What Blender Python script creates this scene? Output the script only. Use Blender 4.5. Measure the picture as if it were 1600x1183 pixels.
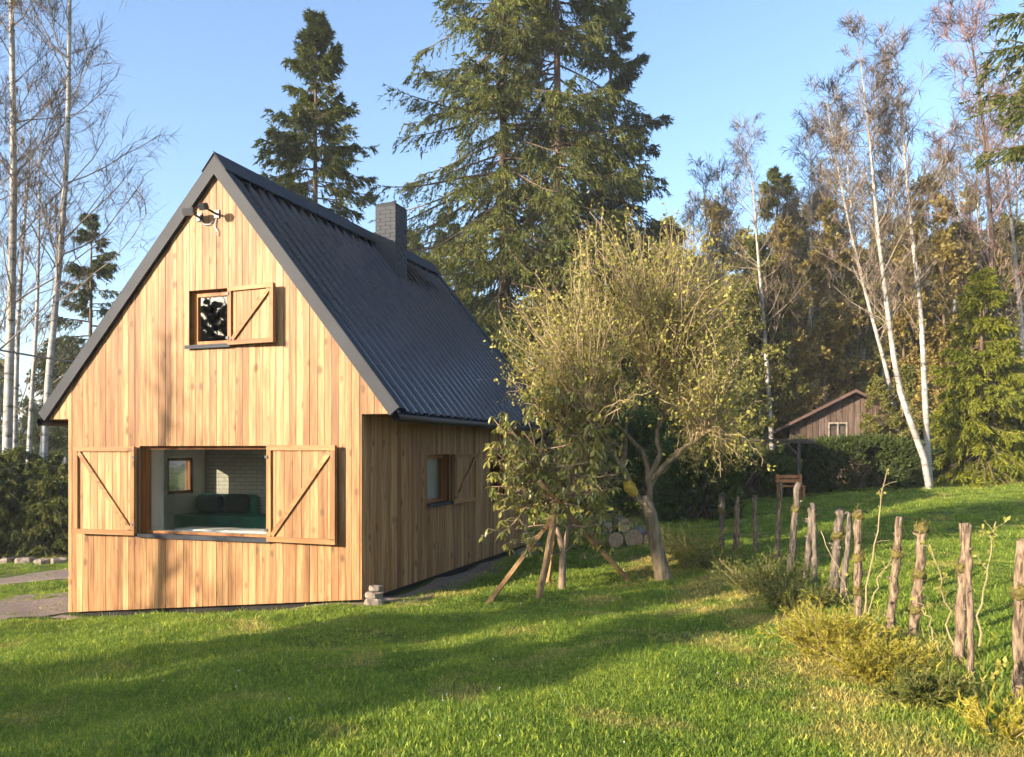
import bpy, math, random
import numpy as np
from mathutils import Vector, Matrix

# ------------------------------------------------------------------ camera, sky, sun
S = bpy.context.scene
for o in list(bpy.data.objects):
    bpy.data.objects.remove(o)
C = S.collection
EYE = 1.65
FPX, CX, HY = 1280.0, 800.0, 705.0          # focal length, centre column and horizon row in photo pixels
cam = bpy.data.cameras.new('camera')
cam_o = bpy.data.objects.new('camera', cam)
C.objects.link(cam_o)
cam_o.location = (0, 0, EYE)
cam_o.rotation_euler = (math.pi / 2, 0, 0)
cam.sensor_width = 36.0
cam.lens = FPX / 1600.0 * 36.0
cam.shift_y = (HY - 591.5) / 1600.0
cam.clip_start = 0.1
cam.clip_end = 3000
S.camera = cam_o

SUN_AZ = math.radians(55)      # direction the light travels, clockwise from +Y
SUN_EL = math.radians(15.5)
w = bpy.data.worlds.new('World')
S.world = w
w.use_nodes = True
nt = w.node_tree
bg = nt.nodes['Background']
sky = nt.nodes.new('ShaderNodeTexSky')
sky.sky_type = 'NISHITA'
sky.sun_disc = False
sky.sun_elevation = SUN_EL
sky.sun_rotation = SUN_AZ + math.pi
sky.altitude = 500
sky.air_density = 1.0
sky.dust_density = 2.1
sky.ozone_density = 2.6
nt.links.new(sky.outputs[0], bg.inputs[0])
bg.inputs[1].default_value = 0.15
sun = bpy.data.lights.new('sun', 'SUN')
sun.energy = 4.6
sun.angle = math.radians(0.55)
sun.color = (1.0, 0.85, 0.66)
sun_o = bpy.data.objects.new('sun', sun)
C.objects.link(sun_o)
ldir = Vector((math.sin(SUN_AZ) * math.cos(SUN_EL), math.cos(SUN_AZ) * math.cos(SUN_EL), -math.sin(SUN_EL)))
sun_o.rotation_euler = ldir.to_track_quat('-Z', 'Y').to_euler()
sun_o.location = (-30, -20, 30)
S.view_settings.view_transform = 'Standard'
S.view_settings.look = 'None'
S.view_settings.exposure = 1.45
S.view_settings.gamma = 1.0
S.render.engine = 'CYCLES'
S.cycles.use_denoising = True
S.cycles.max_bounces = 5
S.cycles.transparent_max_bounces = 8
S.cycles.diffuse_bounces = 2
S.cycles.glossy_bounces = 2
S.cycles.use_adaptive_sampling = True
S.cycles.adaptive_threshold = 0.04
S.cycles.sample_clamp_indirect = 4.0

# ------------------------------------------------------------------ materials
def mat(name):
    m = bpy.data.materials.new(name)
    m.use_nodes = True
    return m, m.node_tree, m.node_tree.nodes['Principled BSDF']

def N(t, kind, **kw):
    n = t.nodes.new(kind)
    for k, v in kw.items():
        if k.startswith('i_'):
            key = k[2:]
            n.inputs[int(key) if key.isdigit() else key].default_value = v
        else:
            setattr(n, k, v)
    return n

def ramp(t, src, stops):
    r = t.nodes.new('ShaderNodeValToRGB')
    e = r.color_ramp.elements
    while len(e) < len(stops):
        e.new(0.5)
    for el, (p, c) in zip(e, stops):
        el.position = p
        el.color = (*c, 1)
    t.links.new(src, r.inputs[0])
    return r.outputs[0]

def mixc(t, a, b, fac, mode='MIX'):
    m = t.nodes.new('ShaderNodeMix')
    m.data_type = 'RGBA'
    m.blend_type = mode
    for sock, v in ((m.inputs[0], fac), (m.inputs[6], a), (m.inputs[7], b)):
        if isinstance(v, (int, float)):
            sock.default_value = v
        elif isinstance(v, tuple):
            sock.default_value = (*v, 1)
        else:
            t.links.new(v, sock)
    return m.outputs[2]

def mth(t, op, a, b=0.0, clamp=False):
    m = t.nodes.new('ShaderNodeMath')
    m.operation = op
    m.use_clamp = clamp
    for i, v in enumerate((a, b)):
        if isinstance(v, (int, float)):
            m.inputs[i].default_value = v
        else:
            t.links.new(v, m.inputs[i])
    return m.outputs[0]

def noise(t, vec, scale, detail=4, rough=0.55, out=0):
    n = N(t, 'ShaderNodeTexNoise', i_Scale=scale, i_Detail=detail, i_Roughness=rough)
    if vec is not None:
        t.links.new(vec, n.inputs['Vector'])
    return n.outputs[out]

def mapped(t, vec, scale, offset=None):
    m = N(t, 'ShaderNodeMapping')
    m.inputs['Scale'].default_value = scale
    t.links.new(vec, m.inputs[0])
    if offset is not None:
        t.links.new(offset, m.inputs['Location'])
    return m.outputs[0]

def bump(t, b, h, strength, dist=0.02):
    n = N(t, 'ShaderNodeBump', i_Strength=strength, i_Distance=dist)
    t.links.new(h, n.inputs['Height'])
    t.links.new(n.outputs[0], b.inputs['Normal'])

def wood(name, light, dark, axis=2, rough=0.55, grey=None):
    m, t, b = mat(name)
    oi = N(t, 'ShaderNodeObjectInfo')
    tc = N(t, 'ShaderNodeTexCoord')
    off = N(t, 'ShaderNodeCombineXYZ')
    r50 = mth(t, 'MULTIPLY', oi.outputs['Random'], 53.0)
    for i in range(3):
        t.links.new(r50, off.inputs[i])
    sc = [14.0, 14.0, 14.0]
    sc[axis] = 0.9
    v = mapped(t, tc.outputs['Object'], sc, off.outputs[0])
    g = noise(t, v, 1.6, 5, 0.65)
    g2 = noise(t, mapped(t, tc.outputs['Object'], [x * 0.22 for x in sc], off.outputs[0]), 1.0, 3)
    col = ramp(t, g, [(0.34, dark), (0.62, light)])
    rnd = ramp(t, oi.outputs['Random'], [(0.0, (0.74, 0.66, 0.56)), (0.25, (0.98, 0.99, 1.0)), (0.5, (0.84, 0.79, 0.72)), (0.75, (1.08, 1.10, 1.15)), (1.0, (0.93, 0.91, 0.87))])
    col = mixc(t, col, rnd, 1.0, 'MULTIPLY')
    col = mixc(t, col, ramp(t, g2, [(0.34, (0.60, 0.52, 0.45)), (0.5, (0.95, 0.93, 0.90)), (0.66, (1.35, 1.42, 1.55))]), 0.95, 'MULTIPLY')
    ks = [6.5, 6.5, 6.5]
    ks[axis] = 4.2
    vo = N(t, 'ShaderNodeTexVoronoi', i_Scale=1.0, i_Randomness=1.0)
    wob = mixc(t, mapped(t, tc.outputs['Object'], ks, off.outputs[0]), noise(t, tc.outputs['Object'], 9.0, 2, out=1), 0.12)
    t.links.new(wob, vo.inputs['Vector'])
    sep = N(t, 'ShaderNodeSeparateColor')
    t.links.new(vo.outputs['Color'], sep.inputs[0])
    keep = mth(t, 'GREATER_THAN', sep.outputs[0], 0.6)
    k = ramp(t, vo.outputs['Distance'], [(0.13, (1, 1, 1)), (0.30, (0, 0, 0))])
    kf = mth(t, 'MULTIPLY', mth(t, 'MULTIPLY', k, keep), 0.8)
    col = mixc(t, col, tuple(c * 0.42 for c in dark), kf)
    if grey:
        col = mixc(t, col, grey, mth(t, 'MULTIPLY', g2, 1.0))
    t.links.new(col, b.inputs['Base Color'])
    b.inputs['Roughness'].default_value = rough
    b.inputs['Specular IOR Level'].default_value = 0.3
    bump(t, b, g, 0.25, 0.004)
    return m

def plain(name, col, rough=0.5, metal=0.0, nscale=0, namt=0.2, bmp=0.0, spec=0.5):
    m, t, b = mat(name)
    b.inputs['Roughness'].default_value = rough
    b.inputs['Metallic'].default_value = metal
    b.inputs['Specular IOR Level'].default_value = spec
    if nscale:
        tc = N(t, 'ShaderNodeTexCoord')
        n = noise(t, tc.outputs['Object'], nscale, 5, 0.6)
        lo = tuple(c * (1 - namt) for c in col)
        hi = tuple(c * (1 + namt) for c in col)
        t.links.new(ramp(t, n, [(0.3, lo), (0.7, hi)]), b.inputs['Base Color'])
        if bmp:
            bump(t, b, n, bmp, 0.02)
    else:
        b.inputs['Base Color'].default_value = (*col, 1)
    return m

def foliage(name, cols, trans=0.35, rough=0.55, patch=0.6, spec=0.3):
    m, t, b = mat(name)
    ge = N(t, 'ShaderNodeNewGeometry')
    oi = N(t, 'ShaderNodeObjectInfo')
    n = noise(t, ge.outputs['Position'], patch, 3)
    mixv = mth(t, 'ADD', mth(t, 'MULTIPLY', ge.outputs['Random Per Island'], 0.55), mth(t, 'MULTIPLY', n, 0.45))
    k = len(cols) - 1
    col = ramp(t, mixv, [(0.18 + 0.64 * i / k, c) for i, c in enumerate(cols)])
    col = mixc(t, col, ramp(t, oi.outputs['Random'], [(0, (0.82, 0.84, 0.84)), (1, (1.12, 1.1, 1.05))]), 1.0, 'MULTIPLY')
    t.links.new(col, b.inputs['Base Color'])
    b.inputs['Roughness'].default_value = rough
    b.inputs['Specular IOR Level'].default_value = spec
    tr = N(t, 'ShaderNodeBsdfTranslucent')
    t.links.new(col, tr.inputs[0])
    mx = N(t, 'ShaderNodeMixShader', i_0=trans)
    t.links.new(b.outputs[0], mx.inputs[1])
    t.links.new(tr.outputs[0], mx.inputs[2])
    t.links.new(mx.outputs[0], t.nodes['Material Output'].inputs[0])
    return m

def bark(name, light, dark, scale=(6, 6, 1.5), contrast=(0.4, 0.62)):
    m, t, b = mat(name)
    tc = N(t, 'ShaderNodeTexCoord')
    n = noise(t, mapped(t, tc.outputs['Object'], scale), 1.5, 6, 0.65)
    t.links.new(ramp(t, n, [(contrast[0], dark), (contrast[1], light)]), b.inputs['Base Color'])
    b.inputs['Roughness'].default_value = 0.85
    bump(t, b, n, 1.0, 0.035)
    return m

def lawn_color(t, bright=1.0):
    ge = N(t, 'ShaderNodeNewGeometry')
    p = ge.outputs['Position']
    big = noise(t, p, 0.45, 3)
    mid = noise(t, p, 2.3, 4)
    fine = noise(t, p, 34.0, 3)
    g = mixc(t, ramp(t, mid, [(0.3, (0.034, 0.072, 0.010)), (0.7, (0.115, 0.155, 0.022))]),
             ramp(t, fine, [(0.3, (0.040, 0.064, 0.010)), (0.7, (0.150, 0.185, 0.034))]), 0.5)
    # dry patches, most of them along the fence line
    sep = N(t, 'ShaderNodeSeparateXYZ')
    t.links.new(p, sep.inputs[0])
    dx = mth(t, 'ABSOLUTE', mth(t, 'SUBTRACT', sep.outputs[0], 2.7))
    near = mth(t, 'SUBTRACT', 1.0, mth(t, 'DIVIDE', dx, 1.7), True)
    patch = mth(t, 'ADD', mth(t, 'MULTIPLY', noise(t, p, 1.1, 4, out=0), 1.0), mth(t, 'MULTIPLY', near, 0.17))
    df = ramp(t, patch, [(0.56, (0, 0, 0)), (0.72, (1, 1, 1))])
    g = mixc(t, g, ramp(t, fine, [(0.3, (0.15, 0.11, 0.045)), (0.7, (0.27, 0.22, 0.09))]), mth(t, 'MULTIPLY', df, 0.75))
    yl = ramp(t, big, [(0.45, (0, 0, 0)), (0.7, (1, 1, 1))])
    g = mixc(t, g, (0.17, 0.19, 0.035), mth(t, 'MULTIPLY', yl, 0.3))
    if bright != 1.0:
        g = mixc(t, g, (bright, bright, bright), 1.0, 'MULTIPLY')
    return g, fine, mid

def mk_ground():
    m, t, b = mat('lawn_soil')
    g, fine, mid = lawn_color(t, 1.0)
    t.links.new(g, b.inputs['Base Color'])
    b.inputs['Roughness'].default_value = 0.95
    b.inputs['Specular IOR Level'].default_value = 0.1
    bump(t, b, fine, 1.0, 0.05)
    return m

def mk_grass():
    m, t, b = mat('grass_blades')
    g, fine, mid = lawn_color(t, 2.6)
    oi = N(t, 'ShaderNodeObjectInfo')
    ge = N(t, 'ShaderNodeNewGeometry')
    g = mixc(t, g, ramp(t, ge.outputs['Random Per Island'], [(0, (0.6, 0.7, 0.6)), (0.6, (1, 1, 1)), (0.85, (1.25, 1.2, 0.9)), (1, (1.9, 1.5, 1.2))]), 1.0, 'MULTIPLY')
    g = mixc(t, g, ramp(t, oi.outputs['Random'], [(0, (0.75, 0.85, 0.8)), (1, (1.2, 1.12, 1.0))]), 1.0, 'MULTIPLY')
    t.links.new(g, b.inputs['Base Color'])
    b.inputs['Roughness'].default_value = 0.5
    b.inputs['Specular IOR Level'].default_value = 0.3
    tr = N(t, 'ShaderNodeBsdfTranslucent')
    t.links.new(g, tr.inputs[0])
    mx = N(t, 'ShaderNodeMixShader', i_0=0.5)
    t.links.new(b.outputs[0], mx.inputs[1])
    t.links.new(tr.outputs[0], mx.inputs[2])
    t.links.new(mx.outputs[0], t.nodes['Material Output'].inputs[0])
    return m

def mk_glass():
    m, t, b = mat('window_glass')
    t.nodes.remove(b)
    tr = N(t, 'ShaderNodeBsdfTransparent')
    tr.inputs[0].default_value = (0.96, 0.97, 0.95, 1)
    gl = N(t, 'ShaderNodeBsdfGlossy', i_Roughness=0.0)
    fr = N(t, 'ShaderNodeFresnel', i_IOR=1.5)
    f = mth(t, 'ADD', mth(t, 'MULTIPLY', fr.outputs[0], 0.45), 0.0, True)
    mx = N(t, 'ShaderNodeMixShader')
    t.links.new(f, mx.inputs[0])
    t.links.new(tr.outputs[0], mx.inputs[1])
    t.links.new(gl.outputs[0], mx.inputs[2])
    t.links.new(mx.outputs[0], t.nodes['Material Output'].inputs[0])
    return m

def mk_birch():
    m, t, b = mat('birch_bark')
    tc = N(t, 'ShaderNodeTexCoord')
    n = noise(t, mapped(t, tc.outputs['Object'], (2.0, 2.0, 5.5)), 1.4, 5, 0.7)
    n2 = noise(t, tc.outputs['Object'], 0.7, 3)
    c = ramp(t, n, [(0.34, (0.05, 0.045, 0.04)), (0.45, (0.38, 0.355, 0.315)), (0.7, (0.56, 0.53, 0.48))])
    c = mixc(t, c, ramp(t, n2, [(0.35, (0.55, 0.52, 0.5)), (0.6, (1, 1, 1))]), 1.0, 'MULTIPLY')
    t.links.new(c, b.inputs['Base Color'])
    b.inputs['Roughness'].default_value = 0.7
    return m

M = {}
M['larch'] = wood('larch_boards', (0.445, 0.256, 0.104), (0.265, 0.113, 0.033))
M['larch_h'] = wood('larch_rails', (0.36, 0.19, 0.066), (0.25, 0.11, 0.03), axis=0)
M['larch_v'] = wood('larch_stiles', (0.36, 0.19, 0.066), (0.25, 0.11, 0.03), axis=2)
M['oiled'] = wood('oiled_window_wood', (0.36, 0.14, 0.028), (0.25, 0.08, 0.014), axis=2)
M['stake'] = wood('stake_wood', (0.40, 0.25, 0.10), (0.22, 0.13, 0.06), axis=2, rough=0.8)
M['brownboard'] = wood('brown_boards', (0.13, 0.09, 0.068), (0.06, 0.042, 0.032), axis=2, rough=0.8)
M['membrane'] = plain('black_membrane', (0.012, 0.010, 0.008), 0.9)
M['metal'] = plain('anthracite_sheet', (0.007, 0.010, 0.020), 0.2, 0.0, 3.0, 0.2, spec=0.42)
M['flash'] = plain('anthracite_flashing', (0.024, 0.027, 0.034), 0.6, 0.0, 2.0, 0.2, spec=0.25)
M['brick'] = plain('painted_brick', (0.034, 0.037, 0.043), 0.75, 0.0, 20, 0.25, 0.3)
M['mortar'] = plain('dark_mortar', (0.031, 0.034, 0.040), 0.9, 0.0, 20, 0.2)
M['plaster'] = plain('white_lining', (0.78, 0.77, 0.72), 0.8, 0.0, 2.5, 0.06)
M['glass'] = mk_glass()
M['sofa'] = plain('green_velvet', (0.012, 0.16, 0.10), 0.75, 0.0, 9, 0.3)
M['cushion'] = plain('dark_cushion', (0.03, 0.035, 0.03), 0.85, 0.0, 30, 0.4)
M['fleece'] = plain('white_fleece', (0.75, 0.73, 0.68), 0.95, 0.0, 30, 0.2, 0.8)
M['floor_in'] = wood('room_floor', (0.33, 0.22, 0.11), (0.22, 0.13, 0.06), axis=1)
M['black'] = plain('black_metal', (0.02, 0.02, 0.022), 0.45)
M['white'] = plain('white_paint', (0.75, 0.75, 0.72), 0.6)
M['stone'] = plain('rubble_stone', (0.24, 0.19, 0.145), 0.9, 0.0, 9, 0.45, 0.8)
M['gravel'] = plain('gravel', (0.24, 0.17, 0.125), 0.95, 0.0, 26, 0.55, 1.0)
M['ground'] = mk_ground()
M['grass'] = mk_grass()
M['birch'] = mk_birch()
M['birchtwig'] = plain('birch_twigs', (0.24, 0.185, 0.135), 0.8, 0.0, 1.2, 0.4)
M['rosetwig'] = plain('reddish_twigs', (0.30, 0.19, 0.16), 0.8, 0.0, 0.9, 0.4)
M['bark_dark'] = bark('spruce_bark', (0.20, 0.13, 0.085), (0.08, 0.055, 0.04))
M['bark_tan'] = bark('smooth_bark', (0.27, 0.205, 0.115), (0.12, 0.088, 0.05), (9, 9, 2.0))
M['shoot'] = plain('sunny_shoots', (0.36, 0.27, 0.14), 0.7, 0.0, 3.0, 0.35)
M['rhstem'] = plain('rhododendron_stems', (0.27, 0.185, 0.12), 0.75, 0.0, 5.0, 0.35)
M['lichen'] = plain('yellow_lichen', (0.42, 0.29, 0.03), 0.9, 0.0, 22, 0.4, 0.6)
M['spruce'] = foliage('spruce_needles', [(0.030, 0.048, 0.020), (0.075, 0.10, 0.032), (0.15, 0.16, 0.042)], 0.35)
M['sprucegold'] = foliage('spruce_gold_needles', [(0.050, 0.072, 0.020), (0.135, 0.158, 0.036), (0.265, 0.255, 0.052)], 0.42)
M['sprucelight'] = foliage('fresh_spruce_needles', [(0.09, 0.12, 0.012), (0.21, 0.235, 0.022), (0.35, 0.35, 0.035)], 0.45)
M['hedge'] = foliage('hedge_needles', [(0.022, 0.040, 0.008), (0.065, 0.095, 0.018), (0.13, 0.15, 0.03)], 0.3, patch=1.4)
M['youngleaf'] = foliage('young_leaves', [(0.19, 0.185, 0.04), (0.34, 0.32, 0.065), (0.50, 0.46, 0.13)], 0.4, patch=1.2)
M['rholeaf'] = foliage('rhododendron_leaves', [(0.09, 0.11, 0.024), (0.22, 0.22, 0.05), (0.38, 0.32, 0.09)], 0.3, 0.32, 2.0, 0.5)
M['goldleaf'] = foliage('spring_gold_leaves', [(0.20, 0.155, 0.042), (0.33, 0.26, 0.07), (0.46, 0.37, 0.115)], 0.45)
M['oliveleaf'] = foliage('olive_leaves', [(0.115, 0.12, 0.028), (0.215, 0.21, 0.046), (0.33, 0.305, 0.078)], 0.45)
M['feather'] = foliage('yellow_green_shrub', [(0.20, 0.19, 0.02), (0.40, 0.35, 0.04), (0.58, 0.48, 0.08)], 0.45, patch=2.5)
M['feather_dk'] = foliage('green_shrub', [(0.06, 0.085, 0.015), (0.13, 0.15, 0.028), (0.24, 0.23, 0.05)], 0.4, patch=2.5)
M['moss'] = plain('moss', (0.13, 0.105, 0.022), 0.95, 0.0, 30, 0.55, 1.0)
M['post'] = bark('weathered_post', (0.36, 0.25, 0.155), (0.065, 0.04, 0.024), (22, 22, 4.5), (0.40, 0.60))
M['postgrey'] = bark('grey_post', (0.25, 0.195, 0.14), (0.05, 0.037, 0.026), (20, 20, 4.5), (0.38, 0.62))
M['logend'] = plain('cut_log_end', (0.36, 0.25, 0.15), 0.85, 0.0, 14, 0.35)
M['hillwood'] = plain('far_wooded_hill', (0.10, 0.105, 0.11), 0.95, 0.0, 0.05, 0.35, 0.6)
M['redroof'] = plain('rusty_red_roof', (0.10, 0.055, 0.042), 0.85, 0.0, 3, 0.3)
M['blueroof'] = plain('blue_grey_sheet', (0.10, 0.16, 0.19), 0.6, 0.0, 3, 0.3)
M['orangewood'] = plain('orange_wood', (0.42, 0.17, 0.05), 0.7, 0.0, 6, 0.3)
M['darkwood'] = plain('dark_beam', (0.06, 0.045, 0.035), 0.8, 0.0, 6, 0.3)
M['drygrass'] = foliage('dry_stems', [(0.22, 0.17, 0.07), (0.34, 0.27, 0.12), (0.42, 0.36, 0.18)], 0.3)

# ------------------------------------------------------------------ object helpers
def tag(o, label=None, cat=None, group=None, kind=None):
    for k, v in (('label', label), ('category', cat), ('group', group), ('kind', kind)):
        if v:
            o[k] = v
    return o

def empty(name, loc, rz=0.0):
    o = bpy.data.objects.new(name, None)
    o.location = loc
    o.rotation_euler = (0, 0, rz)
    o.empty_display_size = 0.2
    C.objects.link(o)
    return o

def link(name, me, m=None, parent=None, loc=None, rot=None):
    o = bpy.data.objects.new(name, me)
    C.objects.link(o)
    if m is not None and not me.materials:
        me.materials.append(M[m] if isinstance(m, str) else m)
    if parent is not None:
        o.parent = parent
    if loc is not None:
        o.location = loc
    if rot is not None:
        o.rotation_euler = rot
    return o

class MB:
    """collects vertices and faces (arrays), builds one mesh"""
    def __init__(s):
        s.v, s.f4, s.f3, s.ng, s.n = [], [], [], [], 0
    def add(s, v, f4=None, f3=None, ng=None):
        v = np.asarray(v, float).reshape(-1, 3)
        if f4 is not None and len(f4):
            s.f4.append(np.asarray(f4, int).reshape(-1, 4) + s.n)
        if f3 is not None and len(f3):
            s.f3.append(np.asarray(f3, int).reshape(-1, 3) + s.n)
        for p in (ng or []):
            s.ng.append([i + s.n for i in p])
        s.v.append(v)
        s.n += len(v)
        return s
    def box(s, x0, x1, y0, y1, z0, z1, mtx=None):
        v = np.array([(x, y, z) for z in (z0, z1) for y in (y0, y1) for x in (x0, x1)], float)
        if mtx is not None:
            v = np.array([mtx @ Vector(p) for p in v])
        return s.add(v, [(0, 2, 3, 1), (4, 5, 7, 6), (0, 1, 5, 4), (2, 6, 7, 3), (0, 4, 6, 2), (1, 3, 7, 5)])
    def prism(s, poly, y0, y1, chamfer=0.0):
        """poly: list of (x,z), counter-clockwise seen from -y; extruded from y0 (front) to y1"""
        n = len(poly)
        v = [(x, y0, z) for x, z in poly] + [(x, y1, z) for x, z in poly]
        return s.add(v, [(i, i + n, (i + 1) % n + n, (i + 1) % n) for i in range(n)], None,
                     [list(range(n)), list(range(2 * n - 1, n - 1, -1))])
    def mesh(s, name, smooth=False):
        me = bpy.data.meshes.new(name)
        v = np.concatenate(s.v) if s.v else np.zeros((0, 3))
        loops, starts = [], []
        c = 0
        for arr, k in ((s.f4, 4), (s.f3, 3)):
            if arr:
                a = np.concatenate(arr)
                loops.append(a.ravel())
                starts.append(c + np.arange(len(a)) * k)
                c += a.size
        for p in s.ng:
            loops.append(np.array(p))
            starts.append(np.array([c]))
            c += len(p)
        loops = np.concatenate(loops)
        starts = np.concatenate(starts)
        me.vertices.add(len(v))
        me.vertices.foreach_set('co', v.ravel())
        me.loops.add(len(loops))
        me.loops.foreach_set('vertex_index', loops.astype(np.int32))
        me.polygons.add(len(starts))
        me.polygons.foreach_set('loop_start', starts.astype(np.int32))
        me.polygons.foreach_set('use_smooth', np.full(len(starts), bool(smooth)))
        me.update(calc_edges=True)
        return me
    def build(s, name, m, parent=None, smooth=False, loc=None, rot=None):
        return link(name, s.mesh(name, smooth), m, parent, loc, rot)

def unit(a):
    return a / np.maximum(np.linalg.norm(a, axis=-1, keepdims=True), 1e-9)

def perp(d, rng):
    r = rng.normal(size=d.shape)
    return unit(np.cross(d, r))

def grow(p0, d0, L, k, rng, wander=0.15, up=0.0):
    n = len(p0)
    pts = np.zeros((n, k, 3))
    pts[:, 0] = p0
    d = unit(np.asarray(d0, float))
    seg = np.broadcast_to(np.asarray(L, float), (n,)) / (k - 1)
    ups = up if isinstance(up, (list, tuple)) else [up] * (k - 1)
    for i in range(1, k):
        d = d + rng.normal(0, wander, (n, 3))
        d[:, 2] += ups[i - 1]
        d = unit(d)
        pts[:, i] = pts[:, i - 1] + d * seg[:, None]
    return pts

def bez(p0, c, p1, k):
    t = np.linspace(0, 1, k)[None, :, None]
    return (1 - t) ** 2 * p0[:, None] + 2 * t * (1 - t) * c[:, None] + t * t * p1[:, None]

def tubes(mb, pts, rad, sides):
    n, k, _ = pts.shape
    rad = np.broadcast_to(rad, (n, k))
    t = unit(np.gradient(pts, axis=1))
    ref = np.zeros((n, 1, 3))
    hor = np.abs(t[:, :1, 2]) > 0.8
    ref[..., 0] = np.where(hor, 1.0, 0.0)
    ref[..., 2] = np.where(hor, 0.0, 1.0)
    a = unit(np.cross(t, ref))
    b = np.cross(t, a)
    if sides == 2:                                # flat ribbon for twigs thinner than a pixel
        v = np.stack([pts + a * rad[..., None], pts - a * rad[..., None]], 2)
        i = (np.arange(n)[:, None] * k + np.arange(k - 1)[None]).ravel() * 2
        mb.add(v, np.stack([i, i + 1, i + 3, i + 2], 1))
        return
    ang = np.arange(sides) * 2 * math.pi / sides
    v = pts[:, :, None] + rad[..., None, None] * (a[:, :, None] * np.cos(ang)[None, None, :, None] + b[:, :, None] * np.sin(ang)[None, None, :, None])
    base = (np.arange(n)[:, None, None] * k + np.arange(k - 1)[None, :, None]) * sides
    j = np.arange(sides)[None, None]
    j2 = (j + 1) % sides
    q = np.stack([base + j, base + j2, base + sides + j2, base + sides + j], -1).reshape(-1, 4)
    mb.add(v, q)
    tip = (np.arange(n) * k + k - 1) * sides      # close the ends
    if sides > 3:
        for r in tip[:400]:
            mb.ng.append([mb.n - n * k * sides + r + x for x in range(sides)])

def along(pts, t):
    n, k, _ = pts.shape
    x = np.clip(t, 0, 0.9999) * (k - 1)
    i = x.astype(int)
    f = (x - i)[:, None]
    r = np.arange(n)
    p = pts[r, i] * (1 - f) + pts[r, i + 1] * f
    return p, unit(pts[r, i + 1] - pts[r, i])

def kids(pts, m, t0, t1, angle, rng, sd=0.2):
    n = len(pts)
    idx = np.repeat(np.arange(n), m)
    t = rng.uniform(t0, t1, n * m)
    p, d = along(pts[idx], t)
    a = angle + rng.normal(0, sd, n * m)
    q = perp(d, rng)
    return p, unit(d * np.cos(a)[:, None] + q * np.sin(a)[:, None]), idx, t

def needles(mb, pts, m, length, width, rng, spread=0.8, t0=0.0):
    n = len(pts)
    p, d, idx, t = kids(pts, m, t0, 1.0, 0.0, rng, 0.0)
    q = perp(d, rng)
    e = unit(d + q * rng.uniform(0.3, 1.3, len(p))[:, None] * spread)
    s = perp(e, rng)
    L = length * rng.uniform(0.6, 1.3, len(p))[:, None]
    W = width * rng.uniform(0.7, 1.3, len(p))[:, None]
    v = np.stack([p - s * W / 2, p + s * W / 2, p + e * L], 1)
    mb.add(v, None, np.arange(len(p) * 3).reshape(-1, 3))

def leaves(mb, p, d, size, rng, aspect=0.5, jitter=0.7):
    d = unit(d + rng.normal(0, jitter, d.shape))
    s = perp(d, rng)
    L = (size * rng.uniform(0.6, 1.35, len(p)))[:, None]
    v = np.stack([p, p + d * L * 0.5 + s * L * aspect * 0.5, p + d * L, p + d * L * 0.5 - s * L * aspect * 0.5], 1)
    mb.add(v, np.arange(len(p) * 4).reshape(-1, 4))

# ------------------------------------------------------------------ terrain height
CTRL = np.array([  # x, y, metres below the eye
    (0, 0, 1.65), (-3, 4, 1.78), (0, 4.5, 1.70), (3.3, 5.3, 1.68), (3.0, 3.0, 1.66), (6, 5, 1.62), (3.5, 9, 1.70), (3.6, 14, 1.76),
    (-2.11, 11.4, 2.15), (-7.25, 13.2, 2.68), (-4.7, 12.2, 2.42), (0.0, 17.1, 2.16), (0.6, 19.2, 2.12), (2.2, 12.2, 1.91), (-0.35, 10.95, 2.03),
    (-7.4, 11.85, 2.52), (-5.3, 8.4, 2.2), (-10.8, 18.4, 2.85), (-13.5, 22.5, 2.9), (-9, 15, 2.75), (-15, 9, 2.6), (-5, 20, 2.5), (-3, 24, 2.5),
    (5.9, 23, 1.7), (10.3, 28, 1.50), (18, 30, 1.06), (10, 15, 1.45), (14, 20, 1.2), (8, 10, 1.5), (2, 30, 2.0), (-20, 40, 3.4), (0, 45, 1.8), (15, 45, 0.9), (35, 45, 0.2), (35, 20, 0.6),
    (-18, -2, 2.4), (-30, 0, 2.6), (-45, 30, 3.8), (0, -15, 1.5), (20, -10, 1.2), (-20, -20, 2.0), (-70, 80, 5.0), (0, 90, 0.5), (70, 90, -2.5), (80, 0, 0.5), (-80, -20, 3.5), (0, -80, 1.5)], float)
_d = np.linalg.norm(CTRL[:, None, :2] - CTRL[None, :, :2], axis=-1)
_w = np.linalg.solve(np.sqrt(_d ** 2 + 2.0), CTRL[:, 2])
def drop(x, y):
    x = np.asarray(x, float)
    y = np.asarray(y, float)
    d2 = (x[..., None] - CTRL[:, 0]) ** 2 + (y[..., None] - CTRL[:, 1]) ** 2
    return (np.sqrt(d2 + 2.0) * _w).sum(-1)
def gz(x, y):
    r = np.hypot(x, y)
    f = np.clip((r - 60) / 60, 0, 1)
    near = EYE - drop(x, y)
    far = 0.5 - np.clip(-np.asarray(x) / 60.0, -1, 1) * 3.0
    bmp = 0.02 * np.sin(x * 2.3 + 1.1 * np.sin(y * 1.7)) + 0.02 * np.sin(y * 2.9 + 1.3 * np.sin(x * 1.3)) + 0.012 * np.sin(x * 6.1 + y * 4.3)
    return near * (1 - f) + far * f + bmp * (1 - f)
def gz1(x, y):
    return float(gz(np.array([x]), np.array([y]))[0])
def at(px, y):                     # world x of a photo column at distance y
    return (px - CX) / FPX * y
def up(py, y):                     # world z of a photo row at distance y
    return EYE + (HY - py) / FPX * y

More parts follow.
